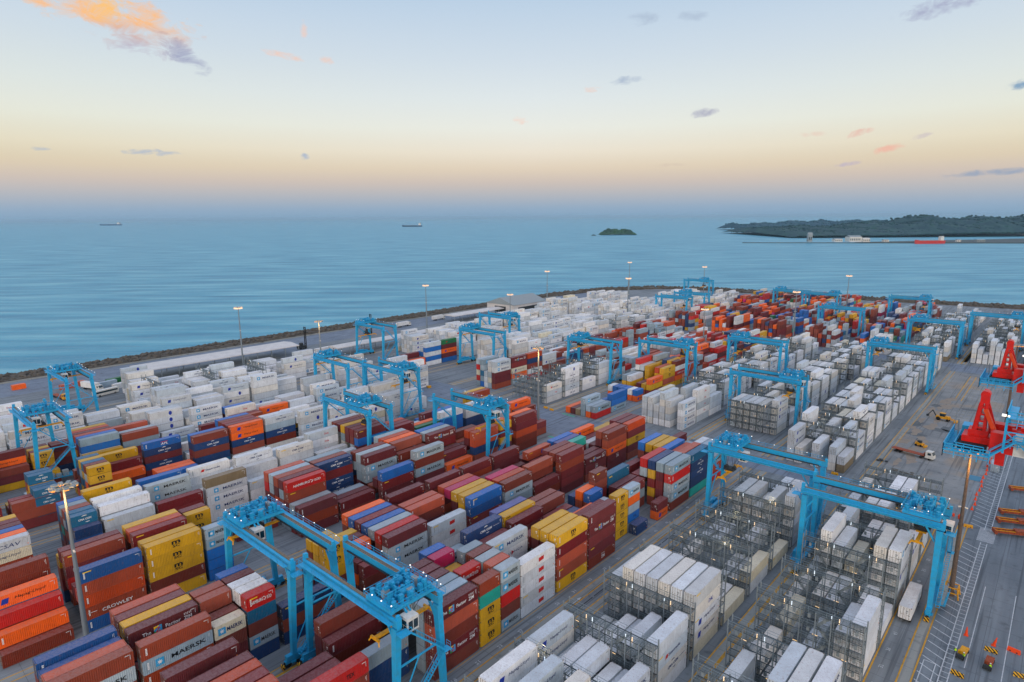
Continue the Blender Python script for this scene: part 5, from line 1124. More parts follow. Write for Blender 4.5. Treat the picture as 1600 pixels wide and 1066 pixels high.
for (xa, ya), (xb, yb) in zip(edge, edge[1:]):
    a = Vector((xa, ya, -3.15)); bb = Vector((xb, yb, -3.15)); d = (bb - a).normalized(); nrm = Vector((-d.y, d.x, 0)); n_ = int((bb - a).length / 6)
    for k in range(n_):
        if rk.random() < .45: continue
        p0 = a + d * (k * 6) + nrm * (30 + rk.uniform(0, 1)); p1 = a + d * (k * 6 + 6) + nrm * (30 + rk.uniform(0, 1)); fm.quad(tuple(p0), tuple(p0 + nrm * rk.uniform(.4, 1.6)), tuple(p1 + nrm * rk.uniform(.4, 1.6)), tuple(p1))
o = fm.obj('water_foam', mat('foam', hx('b8ccd2'), .9, noise=(.4, .8, hx('5c9cb0')))); tag(o, 'pale surf along the foot of the rock seawall', 'foam', None, 'stuff')
# kerb and verge inside the seawall
b = MB(); b.box(-351.4, -350.4, -150, 455, 0, .7); o = b.obj('seawall_kerb', M['conc']); tag(o, 'long low concrete kerb behind the rock seawall', 'kerb')
# ------------------------------------------------------------------ far shore, island and ships
def at(px, py, z=-3.2):
    f = 980.1; d = fw * f + r2 * (px - 800) - u2 * (py - 533); k = (z - CAM.z) / d.z; return CAM + d * k
def leafy(name, p0, length, depth, hgt, seed, profile, along, label, cat, n=2600, lf=9, col=('1f4638', '35604a')):
    """a wooded ridge: many leaf-clump faces over a tapering body"""
    r_ = random.Random(seed); b = MB(); ax = along.normalized(); ay = Vector((-ax.y, ax.x, 0))
    m0 = mat(name + '_foliage', hx(col[0]), .9, noise=(.02, .9, hx(col[1])))
    nx, ny = 60, 14; hs = {}
    for i in range(nx + 1):
        for j in range(ny + 1):
            s_, t_ = i / nx, j / ny; h_ = hgt * profile(s_) * math.sin(math.pi * min(1, max(0, .03 + t_ * .94))) ** .55 * (1 + .18 * math.sin(s_ * 31 + seed) * math.sin(t_ * 9) + r_.uniform(-.10, .10)); hs[i, j] = h_
            b.v.append(tuple(p0 + ax * (s_ - .5) * length + ay * (t_ * depth) + Vector((0, 0, h_ - .5))))
    for i in range(nx):
        for j in range(ny): a = i * (ny + 1) + j; b.f.append((a, a + ny + 1, a + ny + 2, a + 1)); b.mi.append(0)
    for k in range(n):
        s_, t_ = r_.random(), r_.random() ** 1.5 * .8; i = min(nx, int(s_ * nx)); j = min(ny, int(t_ * ny)); h_ = hs[i, j]
        p = p0 + ax * (s_ - .5) * length + ay * (t_ * depth) + Vector((0, 0, h_ * r_.uniform(.75, 1.04))); q_ = lf * r_.uniform(.5, 1.3) * min(1, .35 + h_ / hgt)
        ii = len(b.v); sc = (q_, q_, q_ * .8)
        for v in iv: b.v.append((p.x + v.x * sc[0] * r_.uniform(.7, 1.2), p.y + v.y * sc[1] * r_.uniform(.7, 1.2), p.z + v.z * sc[2] * r_.uniform(.6, 1.1)))
        for f in ifc: b.f.append(tuple(ii + q2 for q2 in f)); b.mi.append(0)
    o = b.obj(name, m0); return tag(o, label, cat, None, 'structure' if cat is None else 'stuff')
RX = Vector((r2.x, r2.y, 0)).normalized()
def smooth(s_, a, b_): t_ = max(0, min(1, (s_ - a) / (b_ - a))); return t_ * t_ * (3 - 2 * t_)
pi_ = at(967, 367.5); leafy('island', pi_, 182, 120, 30, 3, lambda s_: min(.95, .10 + 1.0 * math.sin(math.pi * max(0, min(1, s_))) ** .75 * (.85 + .15 * math.sin(s_ * 9))), RX, None, None, 1500, 5, ('24483a', '3c6444'))
pi2 = at(928, 368.5); leafy('islet', pi2, 26, 20, 5, 4, lambda s_: math.sin(math.pi * s_), RX, None, None, 60, 2, ('3c4a48', '4a5a50'))
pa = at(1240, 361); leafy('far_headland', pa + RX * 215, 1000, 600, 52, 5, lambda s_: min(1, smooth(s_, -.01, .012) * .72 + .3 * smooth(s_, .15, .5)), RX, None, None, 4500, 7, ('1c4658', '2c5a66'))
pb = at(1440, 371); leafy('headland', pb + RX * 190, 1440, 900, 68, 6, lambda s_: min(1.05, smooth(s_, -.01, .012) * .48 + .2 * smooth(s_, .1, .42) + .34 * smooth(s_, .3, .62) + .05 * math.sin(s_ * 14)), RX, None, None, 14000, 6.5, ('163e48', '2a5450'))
# spit with a breakwater
b = MB(); A_ = at(1160, 380); B_ = at(1760, 381)
dv = (B_ - A_); dn = dv.normalized(); pn = Vector((-dn.y, dn.x, 0))
for (s0, s1, w0, w1, z) in ((0, .32, 3, 8, 2.5), (.32, 1, 10, 420, 3.5)):
    a = A_ + dv * s0; c_ = A_ + dv * s1; i = len(b.v)
    b.v += [tuple(a + Vector((0, 0, -1))), tuple(c_ + Vector((0, 0, -1))), tuple(c_ + pn * w1 + Vector((0, 0, -1))), tuple(a + pn * w0 + Vector((0, 0, -1))), tuple(a + pn * .8 + Vector((0, 0, z))), tuple(c_ + pn * .8 + Vector((0, 0, z))), tuple(c_ + pn * (w1 - 1) + Vector((0, 0, z))), tuple(a + pn * (w0 - 1) + Vector((0, 0, z)))]
    for f in ((4, 5, 6, 7), (0, 1, 5, 4), (1, 2, 6, 5), (2, 3, 7, 6), (3, 0, 4, 7)): b.f.append(tuple(i + k for k in f)); b.mi.append(0)
o = b.obj('breakwater_spit', mat('spit_rock', hx('4a5658'), .9)); tag(o, None, None, None, 'structure')
def shore_house(px, w_, h_, dpt, mt, label, roof=None):
    p = at(px, 378.5, .4); r = empty('shore_building', tuple(p)); r.rotation_euler = (0, 0, math.atan2(RX.y, RX.x)); r.location = p + pn * 28
    b = MB(); b.box(-w_ / 2, w_ / 2, 0, dpt, 0, h_); b.obj('wall', mt, r)
    t_ = MB(); i = len(t_.v); e_ = .6; t_.v += [(-w_ / 2 - e_, -e_, h_), (w_ / 2 + e_, -e_, h_), (w_ / 2 + e_, dpt + e_, h_), (-w_ / 2 - e_, dpt + e_, h_), (-w_ / 2 - e_, dpt / 2, h_ + h_ * .3), (w_ / 2 + e_, dpt / 2, h_ + h_ * .3)]
    for f in ((0, 1, 5, 4), (2, 3, 4, 5), (0, 4, 3), (1, 2, 5), (0, 3, 2, 1)): t_.f.append(tuple(i + k for k in f)); t_.mi.append(0)
    t_.obj('roof', roof or M['grey'], r)
    d = MB()
    for k in range(int(w_ / 6)): d.box(-w_ / 2 + 2 + k * 6, -w_ / 2 + 5 + k * 6, -.06, 0, h_ * .25, h_ * .7)
    d.obj('window', M['glass'], r); return tag(r, label, 'building')
shore_house(1269, 14, 24, 12, M['grey'], 'tall grey silo-like tower on the far spit')
shore_house(1341, 40, 16, 30, M['white'], 'large white shed on the far spit right of the tower')
shore_house(1314, 26, 9, 20, M['white'], 'small white shed on the far spit by the tower')
shore_house(1358, 24, 10, 18, M['white'], 'low white shed right of the large white shed', M['white'])
shore_house(1390, 16, 6, 14, M['white'], 'tiny pale building left of the red ship on far spit')
shore_house(1505, 12, 6, 10, M['white'], 'tiny pale building right of the red ship')
shore_house(1540, 26, 6, 14, M['grey'], 'low grey building at far right of the spit')
def ship(px, py, Ls, Hh, hull, label, name, brx=1, sup=.8, cargo=True):
    p = at(px, py); r = empty(name, tuple(p)); r.rotation_euler = (0, 0, math.atan2(RX.y, RX.x) + .05)
    b = MB(); B_ = Ls * .075; prof = [(-.5, .75), (-.44, 1), (.36, 1), (.45, .6), (.5, .05)]
    for k, (s_, w_) in enumerate(prof):
        zt = Hh * (1.0 + (.25 if s_ > .4 else 0)); b.v += [(brx * s_ * Ls, -B_ * w_, zt), (brx * s_ * Ls * .985, -B_ * w_ * .8, -1), (brx * s_ * Ls * .985, B_ * w_ * .8, -1), (brx * s_ * Ls, B_ * w_, zt)]
    for k in range(len(prof) - 1):
        a = 4 * k
        for q_ in range(4): b.f.append((a + q_, a + (q_ + 1) % 4, a + 4 + (q_ + 1) % 4, a + 4 + q_)); b.mi.append(0)
    b.f.append((0, 1, 2, 3)); b.f.append((16, 17, 18, 19)); b.mi += [0, 0]
    b.obj('hull', hull, r)
    s = MB(); x0 = -brx * Ls * .38; s.cb(x0, 0, Hh * 1.0 + Hh * .5 * sup, Ls * .11, B_ * 1.6, Hh * sup); s.cb(x0, 0, Hh + Hh * sup + Hh * .12, Ls * .07, B_ * 1.9, Hh * .28); s.obj('superstructure', M['white'], r)
    f = MB(); f.cyl((x0 - brx * Ls * .05, 0, Hh), (x0 - brx * Ls * .05, 0, Hh * (1.5 + sup)), Ls * .012); f.obj('funnel', M['dark'], r)
    if cargo:
        c_ = MB()
        for k in range(5): c_.cb(brx * Ls * (-.22 + .13 * k), 0, Hh * 1.06, Ls * .09, B_ * 1.3, Hh * .12); c_.bar((brx * Ls * (-.155 + .13 * k), 0, Hh), (brx * Ls * (-.155 + .13 * k), 0, Hh * 1.5), Ls * .006)
        c_.obj('hatch', M['grey'], r)
    return tag(r, label, 'ship')
ship(173, 352.5, 380, 22, mat('hull_blue', hx('27507a'), .6), 'long dark blue cargo ship on the horizon at left', 'cargo_ship', -1, 1.1)
ship(644, 354.5, 215, 15, mat('hull_navy', hx('2c4a66'), .6), 'small dark cargo ship on the horizon near picture centre', 'cargo_ship', -1, 1.4)
ship(1452, 381, 98, 10, mat('hull_red', hx('c8352c'), .5), 'red-hulled tanker with white bridge moored at the far spit', 'tanker', -1, 1.1)
# ------------------------------------------------------------------ sheds, barn, canopies near the sea
def canopy(x0, x1, y0, y1, h, label, name='canopy_roof'):
    r = empty(name, (x0, y0, .02)); W, D = x1 - x0, y1 - y0
    t_ = MB(); t_.v += [(0, 0, h), (W * .5, 0, h + .9), (W, 0, h), (0, D, h), (W * .5, D, h + .9), (W, D, h), (0, 0, h - .5), (W, 0, h - .5), (0, D, h - .5), (W, D, h - .5)]
    for f in ((0, 1, 4, 3), (1, 2, 5, 4), (0, 6, 7, 2, 1), (3, 4, 5, 9, 8), (2, 7, 9, 5), (0, 3, 8, 6), (6, 8, 9, 7)): t_.f.append(f); t_.mi.append(0)
    t_.obj('roof', M['roofw'], r)
    n_ = max(2, int(D / 9))
    for k in range(n_ + 1):
        for x in (.4, W - .4): p = MB(); p.bar((x, .4 + k * (D - .8) / n_, 0), (x, .4 + k * (D - .8) / n_, h - .45), .3); p.obj('post', M['steel'], r)
    return tag(r, label, 'canopy')
M['roofw'] = mat('white_metal_roof', hx('cfcdcb'), .55, noise=(.25, .5, hx('b0aeb0')))
canopy(-311, -291, 6, 100, 6.8, 'long low white canopy roof at left between boxes and coast road')
canopy(-276, -265, 112, 250, 6.2, 'long narrow white canopy roof running beside the seaward road')
canopy(-322, -308, 255, 330, 5.5, 'far white canopy roof before the grey barn')
r = empty('barn', (-330, 318, .02)); b = MB(); b.box(0, 34, 0, 46, 0, 9); b.obj('wall', M['roofw'], r)
t_ = MB(); t_.v += [(-1, -1, 9), (35, -1, 9), (35, 47, 9), (-1, 47, 9), (17, -1, 15), (17, 47, 15)]
for f in ((0, 4, 5, 3), (1, 2, 5, 4), (0, 1, 4), (3, 5, 2), (0, 3, 2, 1)): t_.f.append(f); t_.mi.append(0)
t_.obj('roof', M['grey'], r); d = MB(); d.box(10, 24, -.08, 0, 0, 7); d.box(34, 34.08, 6, 40, 3, 6.5); d.obj('door', M['dark'], r)
tag(r, 'grey gabled barn beside the seawall bend', 'barn')
# ------------------------------------------------------------------ vehicles
def wheels(root, xs, y, r_=.5, w_=.3):
    for x in xs:
        for s in (-1, 1): m_ = MB(); m_.cyl((x, s * y - w_ / 2, r_), (x, s * y + w_ / 2, r_), r_, n=14); m_.obj('wheel', M['black'], root)
def truck(x, y, rz, cabm, load, label, flat=False):
    r = empty('truck', (x, y, .02), rz); b = MB(); b.box(-8.5, 3.0, -.45, .45, .85, 1.15); b.obj('chassis', M['dark'], r)
    c_ = MB(); i = 0; c_.v += [(3.0, -1.2, .7), (5.6, -1.2, .7), (5.6, 1.2, .7), (3.0, 1.2, .7), (3.0, -1.2, 3.2), (4.9, -1.2, 3.2), (4.9, 1.2, 3.2), (3.0, 1.2, 3.2), (5.5, -1.2, 1.9), (5.5, 1.2, 1.9)]
    for f in ((0, 3, 2, 1), (4, 5, 6, 7), (0, 1, 8, 5, 4), (1, 2, 9, 8), (8, 9, 6, 5), (2, 3, 7, 6, 9), (3, 0, 4, 7)): c_.f.append(f); c_.mi.append(0)
    co = c_.obj('cab', cabm, r); g_ = MB(); g_.quad((5.48, -1.05, 1.98), (5.48, 1.05, 1.98), (4.98, 1.05, 3.05), (4.98, -1.05, 3.05)); g_.v = [(a + .03, b_, c2) for a, b_, c2 in g_.v]; g_.box(3.7, 4.8, -1.22, -1.2, 1.9, 2.8); g_.box(3.7, 4.8, 1.2, 1.22, 1.9, 2.8); g_.obj('window', M['glass'], co)
    wheels(r, (4.4, 1.6, -5.6, -6.9), 1.0)
    if flat: f_ = MB(); f_.box(-8.5, 2.6, -1.2, 1.2, 1.15, 1.32); f_.box(2.45, 2.6, -1.2, 1.2, 1.32, 2.4); f_.obj('flatbed', M['rust'], r)
    tag(r, label, 'truck'); return r
def loaded(x, y, rz, L_, H, colr, label, z=1.2, logo_=None):
    me, dm = get_body(L_, H, colr == 'w'); o = bpy.data.objects.new('shipping_container', None); C.objects.link(o); o.location = (x, y, z); o.rotation_euler = (0, 0, rz); tag(o, label, 'shipping container')
    for n_, m_ in (('body', me), ('door', dm)): p = bpy.data.objects.new(n_, m_); C.objects.link(p); p.parent = o; p.color = hx(PAL[colr])
    return o
M['green'] = mat('green_paint', hx('1a7a3c'), .5); M['bluep'] = mat('blue_paint', hx('1a5a9a'), .5)
truck(64.2, 49.5, R(90), M['dark'], None, 'terminal truck under the crane on the right-hand lane')
loaded(64.2, 44.4 + 2.6, 0, 12.19, 2.9, 'w', 'white refrigerated container on the truck under the right-hand crane', 1.2)
truck(-87.5, -36.0, R(90), M['dark'], None, 'terminal truck in the lane beneath the trolley-left crane')
loaded(-87.5, -38.5, 0, 12.19, 2.6, 'd', 'dark green container on the truck beneath the trolley-left crane', 1.2)
truck(47.6, 156.4, R(-12), M['white'], None, 'white-cabbed flatbed truck standing on the patched construction ground', True)
truck(-296, -16, R(18), M['white'], None, 'white-cabbed truck parked left of the bus'); loaded(-299, -17, R(108), 12.19, 2.9, 'w', 'white container on the parked truck left of bus', 1.2)
truck(-290, -32, R(8), M['yellow'], None, 'yellow-cabbed truck parked beside the far left crane', True)
truck(-284, 60 + 56, R(95), M['white'], None, 'white truck parked behind the empty crane', False); loaded(-284, 113, R(5), 12.19, 2.9, 'w', 'white container on the truck behind empty crane', 1.2)
truck(-326, 216, R(95), M['white'], None, 'white truck on the coast road left of the sea mast'); loaded(-326, 213, R(5), 12.19, 2.9, 'w', 'white container on coast road truck left of sea mast', 1.2)
truck(-330, 258, R(95), M['white'], None, 'white truck on the coast road nearest the grey barn'); loaded(-330, 255, R(5), 12.19, 2.9, 'w', 'white container on coast road truck near barn', 1.2)
for (x, y, rz, L_, c_, lb) in ((-306, -2, 12, 12.19, 'G', 'green container parked among the trailers near the seawall'), (-301, -10, 12, 12.19, 'g', 'grey container among the trailers near the seawall'), (-312, -22, 15, 12.19, 's', 'brick-red container among the trailers near seawall'),
                           (-292, -3, 14, 12.19, 'w', 'white container on the ground right of the bus'), (-268, -46, 20, 12.19, 's', 'brick-red container lying behind the left-edge crane'), (-330, -42, 5, 6.06, 'o', 'small orange container by the coast road at left')):
    loaded(x, y, R(rz), L_, 2.6, c_, lb, .03)
# bus
r = empty('bus', (-281, -15, .02), R(104)); b = MB(); b.box(-6, 6, -1.25, 1.25, .45, 3.1); b.obj('body', M['white'], r); g_ = MB(); g_.box(-5.6, 5.4, -1.28, -1.25, 1.7, 2.6); g_.box(-5.6, 5.4, 1.25, 1.28, 1.7, 2.6); g_.box(6.0, 6.03, -1.1, 1.1, 1.4, 2.8); g_.obj('window', M['glass'], r); wheels(r, (4, -3.6), 1.1); tag(r, 'white bus parked near the far left crane', 'bus')
# reach stacker masts near the coast road
for x, y, lb in ((-309, 112, 'dark empty-container handler by the coast road left of empty crane'), (-322, 176, 'dark empty-container handler by the coast road right of empty crane')):
    r = empty('container_handler', (x, y, .02)); b = MB(); b.box(-2, 2, -3, 2.5, .9, 2.4); b.box(-1, 1, -1.5, .5, 2.4, 4.2); b.obj('body', M['dark'], r)
    m_ = MB()
    for s in (-.9, .9): m_.box(s - .2, s + .2, 2.6, 3.1, .4, 15)
    for z in (3, 7, 11, 14.6): m_.box(-.9, .9, 2.7, 3.0, z, z + .3)
    m_.obj('mast', M['black'], r)
    w_ = MB(); w_.box(-3, 3, 3.1, 3.5, 11, 11.6); w_.obj('spreader', M['dark'], r)
    for sx in (-1.6, 1.6):
        for sy in (-2, 1.8): m2 = MB(); m2.cyl((sx - .35, sy, .8), (sx + .35, sy, .8), .8); m2.obj('wheel', M['black'], r)
    tag(r, lb, 'container handler')
# backhoe and skid loader on the construction ground
r = empty('backhoe_loader', (48, 212, .02), R(-10)); b = MB(); b.box(-2.6, 2.4, -.9, .9, .9, 1.9); b.box(.8, 2.6, -.7, .7, 1.9, 2.2); b.obj('body', M['yellow'], r); b = MB(); b.box(-1.2, .7, -.85, .85, 1.9, 3.2); b.obj('cab', M['glass'], r); b = MB(); b.box(-1.3, .8, -.95, .95, 3.2, 3.35); b.bar((2.4, .7, 1.4), (4.6, .7, .8), .25); b.bar((2.4, -.7, 1.4), (4.6, -.7, .8), .25); b.box(4.4, 5.3, -1.3, 1.3, .2, 1.0); b.obj('front_bucket', M['yellow'], r)
b = MB(); b.bar((-2.6, 0, 1.3), (-4.2, 0, 3.8), .35); b.bar((-4.2, 0, 3.8), (-5.8, 0, 1.4), .3); b.box(-6.3, -5.5, -.5, .5, .7, 1.5); b.obj('digger_arm', M['dark'], r)
for x, q_ in ((-1.6, .8), (1.9, .6)):
    for s in (-1, 1): m2 = MB(); m2.cyl((x, s * .95 - .2, q_), (x, s * .95 + .2, q_), q_); m2.obj('wheel', M['black'], r)
tag(r, 'yellow backhoe loader working on the patched construction ground', 'backhoe loader')
r = empty('skid_loader', (46.2, 169.5, .02), R(-15)); b = MB(); b.box(-1.4, 1.2, -.8, .8, .4, 1.3); b.obj('body', M['yellow'], r); b = MB(); b.box(-.7, .6, -.6, .6, 1.3, 2.2); b.obj('cab', M['dark'], r); b = MB(); b.bar((-1.2, .9, 1.9), (1.9, .9, .6), .2); b.bar((-1.2, -.9, 1.9), (1.9, -.9, .6), .2); b.box(1.8, 2.4, -1.0, 1.0, .1, .8); b.obj('bucket', M['yellow'], r)
for x in (-.9, .8):
    for s in (-1, 1): m2 = MB(); m2.cyl((x, s * .95 - .15, .42), (x, s * .95 + .15, .42), .42); m2.obj('wheel', M['black'], r)
tag(r, 'small yellow skid loader on the construction ground left of flatbed truck', 'loader')
# spoil and debris, patches
def lump(name, x, y, w_, d_, h_, mt, label, cat, n=16, seed=1):
    r_ = random.Random(seed); b = MB()
    for k in range(n):
        px_, py_ = x + r_.gauss(0, w_ / 3), y + r_.gauss(0, d_ / 3); s_ = r_.uniform(.25, .8); i = len(b.v)
        for v in iv: b.v.append((px_ + v.x * s_ * r_.uniform(.7, 1.3), py_ + v.y * s_ * r_.uniform(.7, 1.3), .1 + (v.z * .5 + .4) * h_ * s_))
        for f in ifc: b.f.append(tuple(i + q_ for q_ in f)); b.mi.append(0)
    o = b.obj(name, mt); return tag(o, label, cat, None, 'stuff')
lump('rubble', 47.5, 134.5, 8, 3, .8, M['rock'], 'dark rubble scattered on the construction ground below flatbed truck', 'rubble', 30, 2)
lump('rubble', 51.5, 116, 7, 4, .8, mat('tarpaulin_blue', hx('2a4a62'), .6), 'dark blue tarpaulin heap behind the right-hand racks', 'debris', 24, 3)
lump('debris', 38.6, 143, 2, 2, .9, M['dark'], 'black heap beside the flatbed truck', 'debris', 8, 5)
b = MB(); rp_ = random.Random(5)
for (x, y, w_, d_) in ((48, 196, 6, 3), (52, 200, 4, 4), (44, 236, 5, 4), (55, 238, 5, 2), (43, 184, 5, 3), (40.5, 200, 2.5, 6)):
    n_ = 11; i = len(b.v); b.v += [(x + w_ * rp_.uniform(.6, 1) * math.cos(2 * math.pi * k / n_), y + d_ * rp_.uniform(.6, 1) * math.sin(2 * math.pi * k / n_), .015) for k in range(n_)]; b.f.append(tuple(range(i, i + n_))); b.mi.append(0)
o = b.obj('ground_patches', ground_mat('patch', hx('545a5e'), hx('6c7274'), .3)); tag(o, None, None, None, 'structure')
b = MB(); rp_ = random.Random(8)
for k in range(26):
    x, y = 42.5 + rp_.gauss(0, 1.6) + k * .12, 146 + k * 4.3; w_, d_ = rp_.uniform(1.2, 3.0), rp_.uniform(3, 6); n_ = 13; i = len(b.v)
    b.v += [(x + w_ * rp_.uniform(.5, 1.1) * math.cos(2 * math.pi * q_ / n_), y + d_ * rp_.uniform(.5, 1.1) * math.sin(2 * math.pi * q_ / n_), .016 + .0004 * k) for q_ in range(n_)]; b.f.append(tuple(range(i, i + n_))); b.mi.append(0)
o = b.obj('sand_track', mat('sandy_dirt', hx('94887a'), .9, noise=(.5, .7, hx('7c7872')))); tag(o, None, None, None, 'structure')
# people in hi-vis jackets
def person(x, y, rz, label, pose=0):
    rt_ = empty('person', (x, y, .02), rz); me = bpy.data.meshes.new('body'); 
    J = [(0, 0, .95), (0, 0, 1.15), (0, 0, 1.38), (0, 0, 1.5), (0, .02, 1.62), (-.19, 0, 1.42), (-.27, .05, 1.18), (-.25, .22, .98), (.19, 0, 1.42), (.27, .08, 1.18), (.22, .28, 1.05), (-.1, 0, .9), (-.12, .03 + .08 * pose, .5), (-.13, 0, .08), (-.13, .14, .04), (.1, 0, .9), (.12, .03 - .05 * pose, .5), (.13, 0, .08), (.13, .14, .04)]
    Eg = [(0, 1), (1, 2), (2, 3), (3, 4), (2, 5), (5, 6), (6, 7), (2, 8), (8, 9), (9, 10), (0, 11), (11, 12), (12, 13), (13, 14), (0, 15), (15, 16), (16, 17), (17, 18)]
    rad = [.13, .14, .15, .06, .1, .07, .05, .035, .07, .05, .035, .09, .065, .05, .045, .09, .065, .05, .045]
    me.from_pydata(J, Eg, []); o = bpy.data.objects.new('body', me); C.objects.link(o); o.parent = rt_
    mo = o.modifiers.new('skin', 'SKIN'); 
    for v, q_ in zip(me.skin_vertices[0].data, rad): v.radius = (q_, q_ * .85)
    me.skin_vertices[0].data[0].use_root = True
    o.modifiers.new('sub', 'SUBSURF').levels = 1; me.materials.append(M['trouser'])
    v_ = MB(); v_.cyl((0, 0, .98), (0, 0, 1.2), .20, .22, 12); v_.cyl((0, 0, 1.2), (0, 0, 1.47), .22, .14, 12); v_.obj('vest', M['hivis'], rt_)
    h_ = MB(); h_.cyl((0, .02, 1.66), (0, .02, 1.76), .14, .09, 12); h_.cyl((0, .02, 1.64), (0, .02, 1.66), .16, .16, 12); h_.obj('helmet', M['white'], rt_)
    f_ = MB(); f_.cyl((0, .045, 1.52), (0, .05, 1.65), .085, .1, 10); f_.cb(0, .14, 1.58, .025, .03, .04); f_.obj('head', M['skin'], rt_)
    tag(rt_, label, 'person')
# yellow utility cart with two workers, second cart, cones, barriers
def cart(x, y, rz, bedm, label):
    r = empty('utility_cart', (x, y, .02), rz); b = MB(); b.box(-1.2, 1.8, -.65, .65, .55, .85); b.box(-1.2, -.9, -.65, .65, .85, 1.3); b.obj('bed', bedm, r); b = MB(); b.box(-2.6, -1.2, -.6, .6, .35, .6); b.box(-2.7, -2.4, -.6, .6, .6, 1.2); b.obj('chassis', M['dark'], r); wheels(r, (-2.1, 1.1), .6, .35, .2); tag(r, label, 'utility cart'); return r
cart(75.3, 37.6, R(82), M['yellow'], 'yellow-bedded utility cart with two workers beside it')
person(74.1, 36.4, R(20), 'worker in lime hi-vis vest at left side of the yellow cart', 1); person(75.6, 35.6, R(100), 'worker in lime hi-vis vest at the tail of the yellow cart', 0)
cart(79.6, 37.4, R(86), M['rust'], 'brown-bedded utility cart parked right of the yellow cart'); person(79.9, 35.2, R(5), 'worker in lime hi-vis vest at the brown cart', 1)
def cone(x, y, label, h=1.5, lean=0):
    r = empty('traffic_cone', (x, y, .02)); b = MB(); b.cyl((0, 0, .06), (lean, 0, h), .32, .08, 14); b.cb(0, 0, .04, .8, .8, .07); b.obj('body', M['orange'], r); t2 = MB(); t2.cyl((lean * .45, 0, h * .45), (lean * .65, 0, h * .62), .245, .185, 14); t2.obj('band', M['orange'], r); tag(r, label, 'traffic cone', 'orange cones on the apron'); return r
cone(75.0, 45.2, 'tall red-orange cone ahead of the yellow cart', 2.0); cone(79.7, 45.0, 'leaning red-orange cone ahead of the brown cart', 2.0, .4)
for k in range(13):
    lb = 'red-orange cones in the line along the hatched strip by the container' if False else f'red-orange cone, {ORD[k + 1]} of the line beside the hatched strip counted from the weathered mast'
    cone(68.4 + .25 * math.sin(k * 1.7), 117 + k * 4.4, lb, 1.2)
def barrier(x, y, rz, label, mt):
    r = empty('road_barrier', (x, y, .02), rz); b = MB(); b.v += [(-1.1, -.32, 0), (1.1, -.32, 0), (1.1, .32, 0), (-1.1, .32, 0), (-1.05, -.12, .85), (1.05, -.12, .85), (1.05, .12, .85), (-1.05, .12, .85)]
    for f in ((0, 3, 2, 1), (4, 5, 6, 7), (0, 1, 5, 4), (1, 2, 6, 5), (2, 3, 7, 6), (3, 0, 4, 7)): b.f.append(f); b.mi.append(0)
    b.obj('body', mt, r); h_ = MB(); h_.box(-.7, -.4, -.34, .34, .12, .3); h_.box(.4, .7, -.34, .34, .12, .3); h_.obj('foot_slot', M['dark'], r); tag(r, label, 'barrier')
barrier(83.0, 45.2, R(-10), 'red plastic barrier at right of the white lane line', M['orange'])
barrier(75.3, 29.6, R(-15), 'black and yellow striped barrier below the yellow cart', M['hazard']); barrier(79.5, 42.3, R(-5), 'black and yellow striped barrier above the brown cart', M['hazard']); barrier(84.5, 37, R(5), 'black and yellow striped barrier at right picture edge', M['hazard'])
barrier(64.0, 108.5, R(0), 'orange plastic barrier left of the weathered mast', M['orange']); barrier(69.0, 103.0, R(10), 'yellow concrete block beside the weathered mast pole', M['yellow'])
for x, y, lb in ((29.5, 118.5, 'yellow stop block at the corner of the construction-side racks'), (40.5, 116.8, 'orange striped block at the end of the wide runway'), (-94.6, 113.6, 'yellow block at the crossroad in front of the rack stack'), (-90.5, 112.8, 'second yellow block at the crossroad nearer the runway'), (-78.4, 84.5, 'yellow block at the foot of the crossroad mast')):
    barrier(x, y, 0, lb, M['yellow'])
r = empty('bollard_lamp', (59.5, 112, .02)); b = MB(); b.cyl((0, 0, 0), (0, 0, 1.0), .35, .5, 12); b.obj('body', M['orange'], r); b = MB(); b.cyl((0, 0, 1.0), (0, 0, 1.5), .5, .15, 12); b.obj('cap', M['orange'], r); tag(r, 'round orange buoy-like bollard behind the right-hand crane', 'bollard')
r = empty('bollard_lamp', (66.4, 107.5, .02)); b = MB(); b.cyl((0, 0, 0), (0, 0, 1.0), .35, .5, 12); b.obj('body', M['orange'], r); b = MB(); b.cyl((0, 0, 1.0), (0, 0, 1.5), .5, .15, 12); b.obj('cap', M['orange'], r); tag(r, 'round orange bollard just left of weathered mast', 'bollard')
# spare container spreaders lying on the apron
def spare(x, y, rz, label):
    r = empty('spare_spreader', (x, y, .1), rz); b = MB()
    for s in (-.7, .7): b.box(-6, 6, s - .22, s + .22, .6, 1.2)
    for k in range(9): b.box(-6 + k * 1.45, -5.7 + k * 1.45, -.7, .7, .65, 1.1)
    b.box(-1.3, 1.3, -1, 1, 1.2, 1.7); b.obj('frame', M['rust'], r)
    e_ = MB()
    for s in (-1, 1): e_.box(s * 6 - .3, s * 6 + .3, -1.25, 1.25, .3, 1.3)
    e_.obj('end_beam', M['rust'], r); t2 = MB(); t2.box(-6.2, 6.2, -.75, -.68, 1.22, 1.4); t2.box(-6.2, 6.2, .68, .75, 1.22, 1.4); t2.obj('edge_strip', M['yellow'], r); tag(r, label, 'spreader', 'rusty orange spreaders lying on the apron')
for x, y, rz, lb in ((81.6, 144, 22, 'rusty orange spreader lying alone below the red crane top'), (80.6, 122, 24, 'rusty orange spreader, upper of three lying together'), (80.6, 114.5, 22, 'rusty orange spreader, middle of three lying together'), (80.4, 106, 25, 'rusty orange spreader, lowest of three lying together')): spare(x, y, R(rz), lb)
loaded(70.4, 160, R(4), 6.06, 2.6, 'g', 'pale grey container standing under the red crane top', .03)
b = MB(); b.box(0, 3.4, 0, 5, 0, .06); o = b.obj('steel_plate', mat('plate_blue', hx('3f7f9c'), .6)); o.location = (64.6, 143.5, .03); tag(o, 'blue steel plate lying on the ground left of the cone line', 'steel plate')
